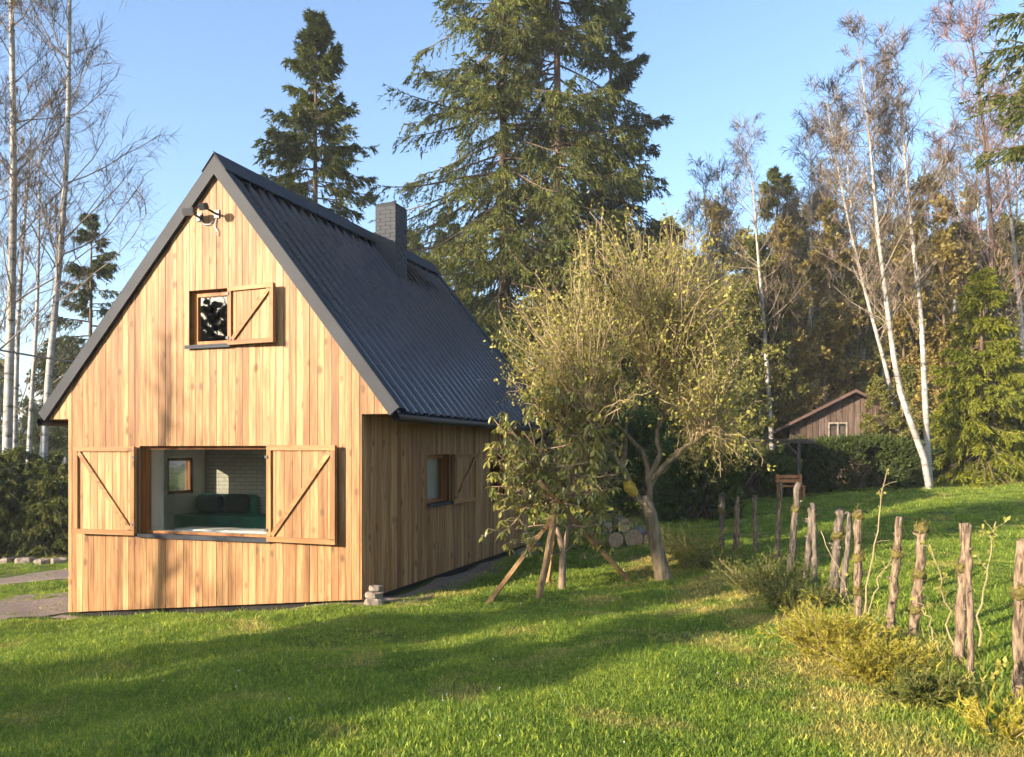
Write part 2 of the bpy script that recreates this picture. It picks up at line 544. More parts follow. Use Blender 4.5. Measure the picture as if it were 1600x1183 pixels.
def axis_samples(lo, hi, segs):
    out = []
    for a, b, st in segs:
        out += list(np.arange(a, b, st))
    return np.array([lo] + [v for v in out if lo < v < hi] + [hi])
xs = axis_samples(-900, 900, [(-900, -120, 90), (-120, -30, 6), (-30, -10, 1.0), (-10, 8, 0.16), (8, 30, 0.8), (30, 120, 6), (120, 900, 90)])
ys = axis_samples(-900, 900, [(-900, -100, 90), (-100, -4, 5), (-4, 2, 0.8), (2, 16, 0.16), (16, 36, 0.6), (36, 120, 6), (120, 900, 90)])
gx, gy = np.meshgrid(xs, ys)
g_v = np.stack([gx, gy, gz(gx, gy)], -1).reshape(-1, 3)
nx = len(xs)
ii = (np.arange(len(ys) - 1)[:, None] * nx + np.arange(nx - 1)[None]).ravel()
mb = MB()
mb.add(g_v, np.stack([ii, ii + 1, ii + nx + 1, ii + nx], 1))
tag(mb.build('ground', 'ground', smooth=True), kind='structure')

# far wooded hill on the left
rng = np.random.default_rng(5)
hx = np.linspace(-420, 300, 160)
hy_ = np.linspace(190, 420, 24)
hxx, hyy = np.meshgrid(hx, hy_)
prof = np.sin((hyy - 190) / 230 * math.pi * 0.55)
hz = -8 + prof * (26 + 9 * np.sin(hxx * 0.013 + 1) + 5 * np.sin(hxx * 0.041)) + rng.normal(0, 1.3, hxx.shape)
k = len(hx)
ii = (np.arange(len(hy_) - 1)[:, None] * k + np.arange(k - 1)[None]).ravel()
mb = MB()
mb.add(np.stack([hxx, hyy, hz], -1), np.stack([ii, ii + 1, ii + k + 1, ii + k], 1))
tag(mb.build('hills', 'hillwood', smooth=False), kind='structure')

# driveway: two wheel tracks and a bare patch beside the house
def ribbon(name, left, right, m, lift=0.012, jit=0.12, seed=1):
    r = np.random.default_rng(seed)
    n = 40
    tt = np.linspace(0, 1, n)
    def res(poly):
        poly = np.array(poly, float)
        s = np.linspace(0, 1, len(poly))
        return np.stack([np.interp(tt, s, poly[:, 0]), np.interp(tt, s, poly[:, 1])], 1)
    a, b = res(left), res(right)
    ker = np.hanning(9) / np.hanning(9).sum()
    for arr in (a, b):
        for j in (0, 1):
            arr[:, j] += np.convolve(r.normal(0, jit * 2.2, n + 8), ker, 'valid')
    cols = 9
    f = np.linspace(0, 1, cols)[None, :, None]
    p = a[:, None] * (1 - f) + b[:, None] * f
    z = gz(p[..., 0], p[..., 1]) + lift
    v = np.concatenate([p, z[..., None]], -1)
    i = (np.arange(n - 1)[:, None] * cols + np.arange(cols - 1)[None]).ravel()
    mb = MB()
    mb.add(v, np.stack([i, i + 1, i + cols + 1, i + cols], 1))
    return tag(mb.build(name, m, smooth=True), kind='structure')
ribbon('path', [(-20, 15.6), (-14, 16.6), (-9.5, 17.6), (-7, 20), (-6.5, 26)], [(-20, 18.2), (-14, 18.7), (-10.5, 19.6), (-9, 22), (-8.5, 26)], 'gravel', jit=0.3, seed=2)
ribbon('path', [(-17, 10.6), (-11, 11.4), (-8.6, 12.3), (-7.3, 13.3), (-6.6, 15.6)], [(-17, 14.0), (-12, 14.6), (-9.8, 15.1), (-8.8, 16.0), (-8.2, 17.6)], 'gravel', jit=0.3, seed=3)
ribbon('gravel_strip', [(-2.0, 11.55), (-1.0, 14.5), (0.55, 18.9)], [(-1.45, 11.15), (-0.45, 14.3), (1.1, 18.7)], 'gravel', jit=0.05, seed=4)
ribbon('gravel_strip', [(-7.3, 13.2), (-4.7, 12.28), (-2.0, 11.36)], [(-7.35, 12.98), (-4.8, 12.06), (-2.1, 11.1)], 'gravel', jit=0.03, seed=6)

# ------------------------------------------------------------------ the wooden cottage
ROT = -math.radians(19.3)
BASE = EYE - 2.16
house = empty('wooden_cottage', (-2.11, 11.5, BASE), ROT)
tag(house, 'steep gabled cottage clad in honey coloured vertical boards with black metal roof', 'house')
WL, WR = -5.38, 0.0            # side walls
EL, ER = -5.80, 0.46           # gable overhang
UC, ZA, ZS = -2.46, 6.31, 2.68 # ridge, apex of the boarding, soffit
LEN = 7.5
def gable(u):
    return ZA - (ZA - ZS) * ((UC - u) / (UC - EL) if u < UC else (u - UC) / (ER - UC))
def zbot(u):
    return -0.45 + (u - WL) / (WR - WL) * (0.075 + 0.45)
BIG = (-3.93, -1.53, 0.86, 2.24)
UPW = (-2.985, -2.21, 3.75, 4.60)
HOLES = [BIG, UPW]
rnd = random.Random(3)

wall_f = MB()
# dark layer behind the boards, with the openings left free
def wall_cells(mb, us, zs, holes, lo, hi, y0, y1):
    us = sorted(set(us))
    for a, b in zip(us, us[1:]):
        cuts = sorted([(h[2], h[3]) for h in holes if h[0] < (a + b) / 2 < h[1]])
        z = zs
        for c0, c1 in cuts:
            mb.prism([(a, lo(a) if z is None else z), (b, lo(b) if z is None else z), (b, c0), (a, c0)], y0, y1)
            z = c1
        mb.prism([(a, lo(a) if z is None else z), (b, lo(b) if z is None else z), (b, hi(b)), (a, hi(a))], y0, y1)
wall_cells(wall_f, [WL + 0.02, -3.93, -2.985, UC, -2.21, -1.53, WR - 0.02], None, HOLES, lambda u: zbot(u) + 0.02, lambda u: gable(u) - 0.02, 0.028, 0.06)
wf = wall_f.build('front_wall', 'membrane', house)

u = EL
G = 0.003
while u < ER - 0.02:
    wd = rnd.choice([0.105, 0.115, 0.115, 0.12, 0.13])
    u2 = min(u + wd, ER)
    if ER - u2 < 0.06:
        u2 = ER
    cuts = [u + G, u2 - G] + [c for h in HOLES for c in h[:2] if u + G < c < u2 - G] + [c for c in (UC, WL, WR) if u + G < c < u2 - G]
    cuts = sorted(cuts)
    yo = rnd.uniform(-0.004, 0.004)
    pieces = {}
    for a, b in zip(cuts, cuts[1:]):
        mid = (a + b) / 2
        inwall = WL < mid < WR
        z0a, z0b = (zbot(a), zbot(b)) if inwall else (ZS, ZS)
        spans, key = [], 0
        za, zb_ = z0a, z0b
        for h in sorted([h for h in HOLES if h[0] < mid < h[1]], key=lambda h: h[2]):
            spans.append((key, [(a, za), (b, zb_), (b, h[2]), (a, h[2])]))
            za = zb_ = h[3]
            key += 1
        spans.append((key if key else 0, [(a, za), (b, zb_), (b, gable(b)), (a, gable(a))]))
        for kk, poly in spans:
            pieces.setdefault(kk, MB()).prism(poly, yo, 0.024)
    for kk, pm in pieces.items():
        pm.build('plank', 'larch', wf)
    u = u2

# side walls (right one in view)
SWIN = [(2.16, 3.08, 1.27, 2.11), (5.07, 5.97, 1.22, 2.12)]
LWIN = [(2.0, 2.68, 1.36, 2.04)]
def side_wall(name, holes, flip):
    x_in, x_out = (WL + 0.055, WL + 0.02) if flip else (WR - 0.055, WR - 0.02)
    mb = MB()
    us = [0.062, LEN] + [c for h in holes for c in h[:2]]
    tmp = MB()
    wall_cells(tmp, us, None, holes, lambda s: 0.08 if not flip else -0.4, lambda s: ZS + 0.3, 0, 1)
    v = np.concatenate(tmp.v)
    nv = np.stack([np.where(v[:, 1] < 0.5, x_out, x_in), v[:, 0], v[:, 2]], 1)
    mb.add(nv, np.concatenate(tmp.f4), None, [list(p) for p in tmp.ng])
    return mb.build(name, 'membrane', house)
def side_planks(wall, holes, flip):
    s = 0.03
    r = random.Random(8 if flip else 9)
    while s < LEN - 0.01:
        s2 = min(s + r.choice([0.105, 0.115, 0.115, 0.12, 0.13]), LEN)
        yo = r.uniform(-0.004, 0.004)
        cuts = sorted([s + G, s2 - G] + [c for h in holes for c in h[:2] if s + G < c < s2 - G])
        pieces = {}
        for a, b in zip(cuts, cuts[1:]):
            mid = (a + b) / 2
            z0 = 0.06 if not flip else -0.4
            key = 0
            for h in [h for h in holes if h[0] < mid < h[1]]:
                pieces.setdefault(key, []).append((a, b, z0, h[2]))
                z0 = h[3]
                key += 1
            pieces.setdefault(key, []).append((a, b, z0, ZS - 0.012))
        for kk, L in pieces.items():
            pm = MB()
            for a, b, z0, z1 in L:
                if flip:
                    pm.box(WL + yo, WL + 0.018, a, b, z0, z1)
                else:
                    pm.box(WR - 0.018, WR + yo, a, b, z0, z1)
            pm.build('plank', 'larch', wall)
        s = s2
ws = side_wall('side_wall', SWIN, False)
side_planks(ws, SWIN, False)
wl_ = side_wall('side_wall', LWIN, True)
side_planks(wl_, LWIN, True)
MB().box(WL + 0.02, WR - 0.02, LEN - 0.05, LEN, -0.4, ZS).prism([(EL + 0.05, ZS), (ER - 0.05, ZS), (UC, ZA - 0.05)], LEN - 0.045, LEN - 0.005).build('back_wall', 'larch', house)
MB().box(ER - 0.46 + 0.008, ER - 0.02, 0.03, LEN, ZS - 0.008, ZS + 0.012).build('soffit', 'larch_v', house)
MB().box(EL + 0.02, WL - 0.008, 0.03, LEN, ZS - 0.008, ZS + 0.012).build('soffit', 'larch_v', house)
MB().box(WL + 0.12, WR - 0.10, 0.10, LEN - 0.1, -0.9, 0.03).build('plinth', 'membrane', house)

# roof
Y0R, Y1R = -0.06, LEN + 0.18
def slope(side):
    e = ER + 0.02 if side > 0 else EL - 0.02
    run = abs(e - UC)
    rise = (ZA - ZS) * run / abs((ER if side > 0 else EL) - UC)
    L = math.hypot(run, rise)
    d = np.array([side * run / L, -rise / L])
    nrm = np.array([side * rise / L, run / L])
    return L, d, nrm
def sheet(side):
    L, d, nrm = slope(side)
    pitch, prof_ = 0.28, [(0.0, 0.0), (0.165, 0.0), (0.183, 0.055), (0.26, 0.055), (0.28, 0.0)]
    y, P = Y0R + 0.02, []
    while y < Y1R - 0.02:
        for a, h in prof_[:-1]:
            if y + a < Y1R - 0.02:
                P.append((y + a, h))
        y += pitch
    P.append((Y1R - 0.02, 0.0))
    v = []
    for off in (0.0, -0.004):
        for s in (0.02, L + 0.05):
            for yy, h in P:
                q = np.array([UC, ZA]) + d * s + nrm * (0.110 + h + off)
                v.append((q[0], yy, q[1]))
    n = len(P)
    f = []
    for i in range(n - 1):
        f.append((i, i + 1, n + i + 1, n + i) if side < 0 else (i, n + i, n + i + 1, i + 1))
        f.append((2 * n + i, 3 * n + i, 3 * n + i + 1, 2 * n + i + 1))
        f.append((n + i, n + i + 1, 3 * n + i + 1, 3 * n + i))
    return MB().add(v, f)
roof = empty('roof', (0, 0, 0))
roof.parent = house
for sd in (1, -1):
    L, d, nrm = slope(sd)
    sheet(sd).build('roof_sheet', 'metal', roof)
    # boarding and rafters under the sheet
    A0 = np.array([UC, ZA])
    pts = [A0 + nrm * 0.005 + np.array([0, 0.0]), A0 + d * L + nrm * 0.005, A0 + d * L + nrm * 0.100, A0 + np.array([0, 0.100 / nrm[1]])]
    pts[0] = A0 + np.array([0, 0.005 / nrm[1]])
    poly = [tuple(p) for p in pts]
    if sd < 0:
        poly = poly[::-1]
    MB().prism(poly, Y0R + 0.03, Y1R - 0.03).build('roof_deck', 'membrane', roof)
    # verge flashings front and back
    for yy0, yy1, sgn in ((Y0R - 0.015, Y0R + 0.012, 1), (Y1R - 0.012, Y1R + 0.015, -1)):
        lo, hi = -0.004, 0.166
        pts = [A0 + np.array([0, lo / nrm[1]]), A0 + d * L + nrm * lo, A0 + d * L + nrm * hi, A0 + np.array([0, hi / nrm[1]])]
        poly = [tuple(p) for p in pts]
        if sd < 0:
            poly = poly[::-1]
        fm = MB().prism(poly, yy0, yy1)
        lo, hi = 0.168, 0.180
        pts = [A0 + np.array([0, lo / nrm[1]]), A0 + d * (L + 0.01) + nrm * lo, A0 + d * (L + 0.01) + nrm * hi, A0 + np.array([0, hi / nrm[1]])]
        poly = [tuple(p) for p in pts]
        if sd < 0:
            poly = poly[::-1]
        fm.prism(poly, yy0 if sgn > 0 else yy0 - 0.15, yy1 + 0.15 if sgn > 0 else yy1)
        fm.build('verge_flashing', 'flash', roof)
    # ridge cap half
    pts = [A0 + np.array([0, 0.198 / nrm[1]]), A0 + d * 0.11 + nrm * 0.187, A0 + d * 0.11 + nrm * 0.196, A0 + np.array([0, 0.208 / nrm[1]])]
    poly = [tuple(p) for p in pts]
    if sd < 0:
        poly = poly[::-1]
    MB().prism(poly, Y0R - 0.03, Y1R + 0.03).build('ridge_cap', 'flash', roof)
    # gutter
    e = A0 + d * (L + 0.05) + nrm * 0.06
    gm = MB()
    tubes(gm, np.array([[(e[0] + sd * 0.015, Y0R - 0.02, e[1] - 0.03), (e[0] + sd * 0.015, 3.0, e[1] - 0.032), (e[0] + sd * 0.015, Y1R, e[1] - 0.035)]]), 0.058, 10)
    gm.build('gutter', 'black', roof, smooth=True)
dm = MB()
tubes(dm, np.array([[(ER + 0.09, LEN - 0.05, ZS - 0.03), (ER - 0.1, LEN - 0.02, ZS - 0.18), (0.09, LEN - 0.02, ZS - 0.42), (0.09, LEN - 0.02, 1.2), (0.09, LEN - 0.02, 0.05)]]), 0.045, 8)
dm.build('downpipe', 'black', house, smooth=True)

# chimney of painted bricks
CXA, CXB, CYA, CYB, CZT = -2.19, -1.75, 4.39, 4.90, 7.10
ch = MB().box(CXA + 0.006, CXB - 0.006, CYA + 0.006, CYB - 0.006, 5.2, CZT - 0.01).build('chimney', 'mortar', house)
row_h, rr, z = 0.077, random.Random(2), 5.26
bm_long = MB().box(-0.109, 0.109, -0.003, 0.03, 0, 0.072).mesh('brick')
bm_half = MB().box(-0.052, 0.052, -0.003, 0.03, 0, 0.072).mesh('brick')
row = 0
while z + row_h <= CZT + 0.005:
    for (cx, cy, length, rz) in (((CXA + CXB) / 2, CYA, CXB - CXA, 0), (CXB, (CYA + CYB) / 2, CYB - CYA, math.pi / 2), (CXA, (CYA + CYB) / 2, CYB - CYA, -math.pi / 2), ((CXA + CXB) / 2, CYB, CXB - CXA, math.pi)):
        n2 = 2
        offs = [(-0.112, bm_long), (0.112, bm_long)] if row % 2 == 0 else [(-0.17, bm_half), (0.0, bm_long), (0.17, bm_half)]
        if length > 0.48:
            offs = [(o * 1.14, b) for o, b in offs]
        for o_, bmesh_ in offs:
            link('brick', bmesh_, 'brick', ch, (cx + math.cos(rz) * o_, cy + math.sin(rz) * o_, z), (0, 0, rz + rr.uniform(-0.01, 0.01)))
    z += row_h
    row += 1
MB().box(CXA - 0.05, CXB + 0.05, CYA - 0.045, CYA - 0.03, 5.35, 5.52).box(CXB + 0.02, CXB + 0.10, CYA - 0.1, CYB + 0.1, 5.22, 5.30).build('flashing', 'flash', ch)
MB().box(CXA + 0.07, CXB - 0.07, CYA + 0.07, CYB - 0.07, CZT - 0.009, CZT + 0.03).build('flue_cap', 'mortar', ch)

# windows ------------------------------------------------------------
def window(h, depth, fw, inner, mirror=False, lining=0.0, cross=False):
    """front-facing window built in a local frame x along wall, y into the house"""
    x0, x1, z0, z1 = h
    e = empty('window', (0, 0, 0))
    rv = MB()
    rv.box(x0 - 0.025, x0, 0.026, depth, z0 - 0.02, z1 + 0.02).box(x1, x1 + 0.025, 0.026, depth, z0 - 0.02, z1 + 0.02)
    rv.box(x0, x1, 0.026, depth, z1, z1 + 0.022).box(x0, x1, 0.026, depth, z0 - 0.022, z0)
    rv.build('reveal', 'oiled', e)
    fm = MB()
    ya, yb = depth - 0.07, depth - 0.005
    g = 0.003
    fm.box(x0 + g, x0 + fw, ya, yb, z0 + g, z1 - g).box(x1 - fw, x1 - g, ya, yb, z0 + g, z1 - g)
    fm.box(x0 + fw, x1 - fw, ya, yb, z1 - fw, z1 - g).box(x0 + fw, x1 - fw, ya, yb, z0 + g, z0 + fw)
    fm.build('frame', 'oiled', e)
    MB().box(x0 + fw - 0.01, x1 - fw + 0.01, (ya + yb) / 2 - 0.004, (ya + yb) / 2 + 0.004, z0 + fw - 0.01, z1 - fw + 0.01).build('pane', 'glass', e)
    MB().box(x0 - 0.03, x1 + 0.03, -0.06, ya - 0.003, z0 - 0.004, z0 + 0.016).box(x0 - 0.03, x1 + 0.03, -0.06, -0.052, z0 - 0.04, z0 - 0.005).build('sill', 'flash', e)
    if lining:
        lm = MB()
        lm.box(x0 - 0.02, x0 + fw * 0.6, depth, depth + lining, z0, z1).box(x1 - fw * 0.6, x1 + 0.02, depth, depth + lining, z0, z1)
        lm.box(x0 + fw * 0.6, x1 - fw * 0.6, depth, depth + lining, z1 - 0.03, z1)
        lm.box(x0 + fw * 0.6, x1 - fw * 0.6, depth, depth + lining, z0, z0 + 0.03)
        lm.build('inner_lining', 'plaster', e)
    return e
wbig = window(BIG, 0.20, 0.05, True, lining=0.28)
wbig.parent = house
wup = window(UPW, 0.17, 0.085, True)
wup.parent = house
for h in SWIN:                                        # windows in the right wall
    e = window((h[0], h[1], h[2], h[3]), 0.17, 0.075, True)
    e.parent = house
    e.location = (0, 0, 0)
    e.rotation_euler = (0, 0, math.pi / 2)             # local x -> house +y, local y -> house -x
for h in LWIN:
    e = window((-h[1], -h[0], h[2], h[3]), 0.17, 0.06, True)
    e.parent = house
    e.location = (WL, 0, 0)
    e.rotation_euler = (0, 0, -math.pi / 2)

def shutter(w, hgt, side, loc, ang, brace_up, nb):
    """side=+1: leaf extends to +x from its hinge; front is -y"""
    e = empty('shutter', loc, ang)
    s = side
    def B(mb, a, b, y0, y1, z0, z1):
        lo, hi = sorted((s * a, s * b))
        return mb.box(lo, hi, y0, y1, z0, z1)
    bw = w / nb
    r = random.Random(int(w * 1000) + nb)
    for i in range(nb):
        yo = r.uniform(-0.002, 0.002)
        B(MB(), i * bw + 0.003, (i + 1) * bw - 0.003, -0.026 + yo, 0.0, 0.004, hgt - 0.004).build('board', 'larch', e)
    t = 0.075 if hgt > 1 else 0.065
    yf, yb = -0.062, -0.029
    B(MB(), 0.0, w, yf, yb, hgt - t, hgt).build('rail', 'larch_h', e)
    B(MB(), 0.0, w, yf, yb, 0, t).build('rail', 'larch_h', e)
    B(MB(), 0.0, t, yf, yb, t + 0.002, hgt - t - 0.002).build('stile', 'larch_v', e)
    B(MB(), w - t, w, yf, yb, t + 0.002, hgt - t - 0.002).build('stile', 'larch_v', e)
    a, b = (t, t), (w - t, hgt - t)
    if not brace_up:
        a, b = (t, hgt - t), (w - t, t)
    A, Bv = np.array([s * a[0], a[1]]), np.array([s * b[0], b[1]])
    dd = (Bv - A) / np.linalg.norm(Bv - A)
    nn = np.array([-dd[1], dd[0]]) * t * 0.45
    A, Bv = A + dd * 0.02, Bv - dd * 0.02
    poly = [tuple(A - nn), tuple(Bv - nn), tuple(Bv + nn), tuple(A + nn)]
    if s < 0:
        poly = poly[::-1]
    MB().prism(poly, yf + 0.004, yb).build('brace', 'larch_h', e)
    hm = MB()
    for zz in (0.12 * hgt, 0.88 * hgt):
        lo, hi = sorted((-s * 0.02, s * 0.03))
        hm.box(lo, hi, -0.075, -0.064, zz - 0.02, zz + 0.02)
    hm.build('hinge', 'black', e)
    e.parent = house
    return e
shutter(1.17, 1.38, -1, (-3.95, -0.035, 0.85), math.radians(2.5), True, 8)
shutter(1.17, 1.40, 1, (-1.515, -0.035, 0.845), -math.radians(2.2), True, 8)
# brace of the left leaf falls from its free top corner to the hinge foot
shutter(0.84, 0.86, 1, (-2.195, -0.035, 3.735), -math.radians(4), True, 6)
for s0, z0 in ((3.10, 1.24), (5.99, 1.20)):
    e = shutter(0.86, 0.87, 1, (0.035, s0, z0), math.pi / 2 - math.radians(6), True, 6)

# the room behind the big window
MB().box(WL + 0.2, WR - 0.2, 0.2, 3.25, 0.10, 0.14).build('room_floor', 'floor_in', house)
MB().box(WL + 0.1, WR - 0.1, 0.12, LEN - 0.2, 2.50, 2.58).build('room_ceiling', 'plaster', house)
def mk_innerbrick():
    m, t, b = mat('pale_painted_bricks')
    tc = N(t, 'ShaderNodeTexCoord')
    sw = N(t, 'ShaderNodeSeparateXYZ')
    t.links.new(tc.outputs['Object'], sw.inputs[0])
    cb = N(t, 'ShaderNodeCombineXYZ')
    t.links.new(sw.outputs[0], cb.inputs[0])
    t.links.new(sw.outputs[2], cb.inputs[1])
    br = N(t, 'ShaderNodeTexBrick', i_Scale=1.0)
    br.inputs['Brick Width'].default_value = 0.25
    br.inputs['Row Height'].default_value = 0.075
    br.inputs['Mortar Size'].default_value = 0.008
    br.inputs['Color1'].default_value = (0.62, 0.59, 0.51, 1)
    br.inputs['Color2'].default_value = (0.52, 0.49, 0.42, 1)
    br.inputs['Mortar'].default_value = (0.36, 0.34, 0.29, 1)
    t.links.new(cb.outputs[0], br.inputs[0])
    t.links.new(br.outputs[0], b.inputs['Base Color'])
    b.inputs['Roughness'].default_value = 0.7
    bump(t, b, br.outputs['Fac'], -0.4, 0.01)
    return m
M['innerbrick'] = mk_innerbrick()
MB().box(WL + 0.2, WR - 0.2, 3.02, 3.22, 0.14, 2.5).build('room_wall', 'innerbrick', house)
im = MB()
tmp = MB()
wall_cells(tmp, [0.2, 3.02, LWIN[0][0], LWIN[0][1]], None, LWIN, lambda s: 0.14, lambda s: 2.5, 0, 1)
v = np.concatenate(tmp.v)
im.add(np.stack([np.where(v[:, 1] < 0.5, WL + 0.056, WL + 0.19), v[:, 0], v[:, 2]], 1), np.concatenate(tmp.f4), None, [list(p) for p in tmp.ng])
im.build('room_wall', 'plaster', house)
MB().box(WR - 0.25, WR - 0.2, 0.2, 3.02, 0.14, 2.5).build('room_wall', 'plaster', house)
fw_in = MB()
wall_cells(fw_in, [WL + 0.2, BIG[0] - 0.03, BIG[1] + 0.03, WR - 0.25], None, [(BIG[0] - 0.03, BIG[1] + 0.03, BIG[2] - 0.03, BIG[3] + 0.03)], lambda u: 0.14, lambda u: 2.5, 0.21, 0.31)
fw_in.build('room_wall', 'plaster', house)

HM = Matrix.Translation(house.location) @ Matrix.Rotation(ROT, 4, 'Z')
def hw(x, y, z):
    return tuple(HM @ Vector((x, y, z)))
def rbox(name, x0, x1, y0, y1, z0, z1, m, parent, bev=0.04):
    o = MB().box(x0, x1, y0, y1, z0, z1).build(name, m, parent, smooth=True)
    md = o.modifiers.new('bevel', 'BEVEL')
    md.width = bev
    md.segments = 3
    return o
sofa = empty('sofa', hw(-4.2, 2.4, 0.14), ROT)
tag(sofa, 'dark green velvet sofa inside the room behind the big window', 'sofa')
rbox('seat', -0.95, 1.1, -0.3, 0.3, 0.22, 0.85, 'sofa', sofa)
rbox('backrest', -0.95, 0.35, 0.31, 0.55, 0.2, 1.2, 'sofa', sofa, 0.08)
rbox('armrest', 1.12, 1.34, -0.3, 0.5, 0.2, 1.05, 'sofa', sofa, 0.06)
rbox('cushion', -0.15, 0.33, 0.05, 0.29, 0.87, 1.22, 'cushion', sofa, 0.09)
rbox('cushion', -0.8, -0.25, 0.05, 0.29, 0.87, 1.2, 'cushion', sofa, 0.09)
rbox('base', -0.9, 1.3, -0.25, 0.5, 0.0, 0.21, 'black', sofa, 0.01)
seat = empty('window_seat', hw(-2.73, 0.75, 0.14), ROT)
tag(seat, 'low seat with white fleece just inside the big window', 'bench')
rbox('bench', -1.2, 1.2, -0.15, 0.35, 0.0, 0.68, 'plaster', seat, 0.01)
rbox('fleece', -1.1, 1.15, -0.14, 0.34, 0.685, 0.76, 'fleece', seat, 0.03)
lamp = empty('wall_lamp', hw(-3.3, 3.0, 1.55), ROT)
tag(lamp, 'thin black reading lamp on the brick wall inside the big window', 'lamp')
lm = MB()
tubes(lm, np.array([[(0, 0, 0), (0, -0.06, 0), (0, -0.06, 0.42), (0.02, -0.08, 0.45), (0.48, -0.2, 0.46)]]), 0.012, 6)
lm.build('arm', 'black', lamp)
lm = MB()
tubes(lm, np.array([[(0.48, -0.2, 0.45), (0.50, -0.2, 0.38), (0.52, -0.2, 0.34)]]), np.array([[0.015, 0.04, 0.06]]), 8)
lm.build('lamp_shade', 'white', lamp)

# floodlights near the apex
def floodlight(u, z, wd, ht, out, label, tilt):
    e = empty('floodlight', hw(u, 0, z), ROT)
    tag(e, label, 'floodlight', 'floodlights under the gable peak')
    MB().box(-0.05, 0.05, -0.022, -0.006, -0.06, 0.06).build('mounting_plate', 'black', e)
    bm_ = MB()
    tubes(bm_, np.array([[(0, -0.015, 0), (0, -out * 0.4, 0.01), (0, -out, 0.03)]]), 0.016, 6)
    bm_.build('arm', 'black', e)
    mtx = Matrix.Translation((0, -out - 0.03, 0.03)) @ Matrix.Rotation(tilt, 4, 'X')
    MB().box(-wd / 2, wd / 2, -0.035, 0.035, -ht / 2, ht / 2, mtx).build('housing', 'black', e)
    fins = MB()
    for i in range(7):
        x = -wd / 2 + wd * (i + 0.5) / 7
        fins.box(x - 0.004, x + 0.004, 0.036, 0.06, -ht / 2 + 0.01, ht / 2 - 0.01, mtx)
    fins.build('cooling_fin', 'black', e)
    MB().box(-wd / 2 + 0.012, wd / 2 - 0.012, -0.039, -0.036, -ht / 2 + 0.012, ht / 2 - 0.012, mtx).build('lens', 'flash', e)
    return e
floodlight(-2.78, 5.70, 0.20, 0.11, 0.20, 'larger black floodlight on the left under the gable peak', 0.25)
fl = floodlight(-2.46, 5.72, 0.11, 0.09, 0.28, 'smaller black floodlight on the right under the gable peak', 0.5)
cm = MB()
tubes(cm, np.array([[(-0.30, -0.012, -0.06), (-0.22, -0.03, -0.14), (-0.12, -0.03, -0.15), (-0.06, -0.012, -0.1)], [(0.0, -0.012, -0.05), (-0.03, -0.03, -0.18), (0.03, -0.03, -0.27), (0.02, -0.02, -0.33)]]), 0.008, 5)
cm.build('cable', 'white', fl)

# stones at the corner of the house
def rock(name, loc, sx, sy, sz, seed, m='stone', parent=None, rz=0.0):
    r = np.random.default_rng(seed)
    mb = MB()
    nu, nv = 10, 6
    th = np.linspace(0, 2 * math.pi, nu, endpoint=False)
    ph = np.linspace(0.12, math.pi - 0.12, nv)
    v = []
    for p in ph:
        for t in th:
            q = np.array([math.sin(p) * math.cos(t), math.sin(p) * math.sin(t), math.cos(p)])
            q = np.sign(q) * np.abs(q) ** 0.55
            v.append(q * (1 + r.normal(0, 0.10)) * np.array([sx, sy, sz]) / 2)
    f = [(i * nu + j, (i + 1) * nu + j, (i + 1) * nu + (j + 1) % nu, i * nu + (j + 1) % nu) for i in range(nv - 1) for j in range(nu)]
    mb.add(v, f, None, [list(range(nu)), [(nv - 1) * nu + j for j in range(nu - 1, -1, -1)]])
    o = mb.build(name, m, parent, False)
    o.location = loc
    o.rotation_euler = (r.uniform(-.1, .1), r.uniform(-.1, .1), rz)
    return o
sx_, sy_ = at(585, 11.25), 11.25
g0 = gz1(sx_, sy_)
for i, (dz, a, b, c, lb) in enumerate([(0.05, 0.27, 0.24, 0.12, 'flat pale stone at the bottom of the pile by the house corner'), (0.15, 0.23, 0.2, 0.10, 'middle brown stone in the pile by the house corner'), (0.23, 0.19, 0.18, 0.08, 'top stone of the small pile by the house corner')]):
    tag(rock('stone', (sx_ + 0.01 * i, sy_, g0 + dz), a, b, c, 40 + i, rz=i * 0.7), lb, 'stone', 'stones piled at the house corner')

# ------------------------------------------------------------------ trees
def tree_thing(name, loc, parts, label, cat='tree', group=None, rz=0.0, scale=1.0):
    e = empty(name, loc, rz)
    e.scale = (scale,) * 3
    for pn, me, m in parts:
        link(pn, me, m, e)
    return tag(e, label, cat, group)

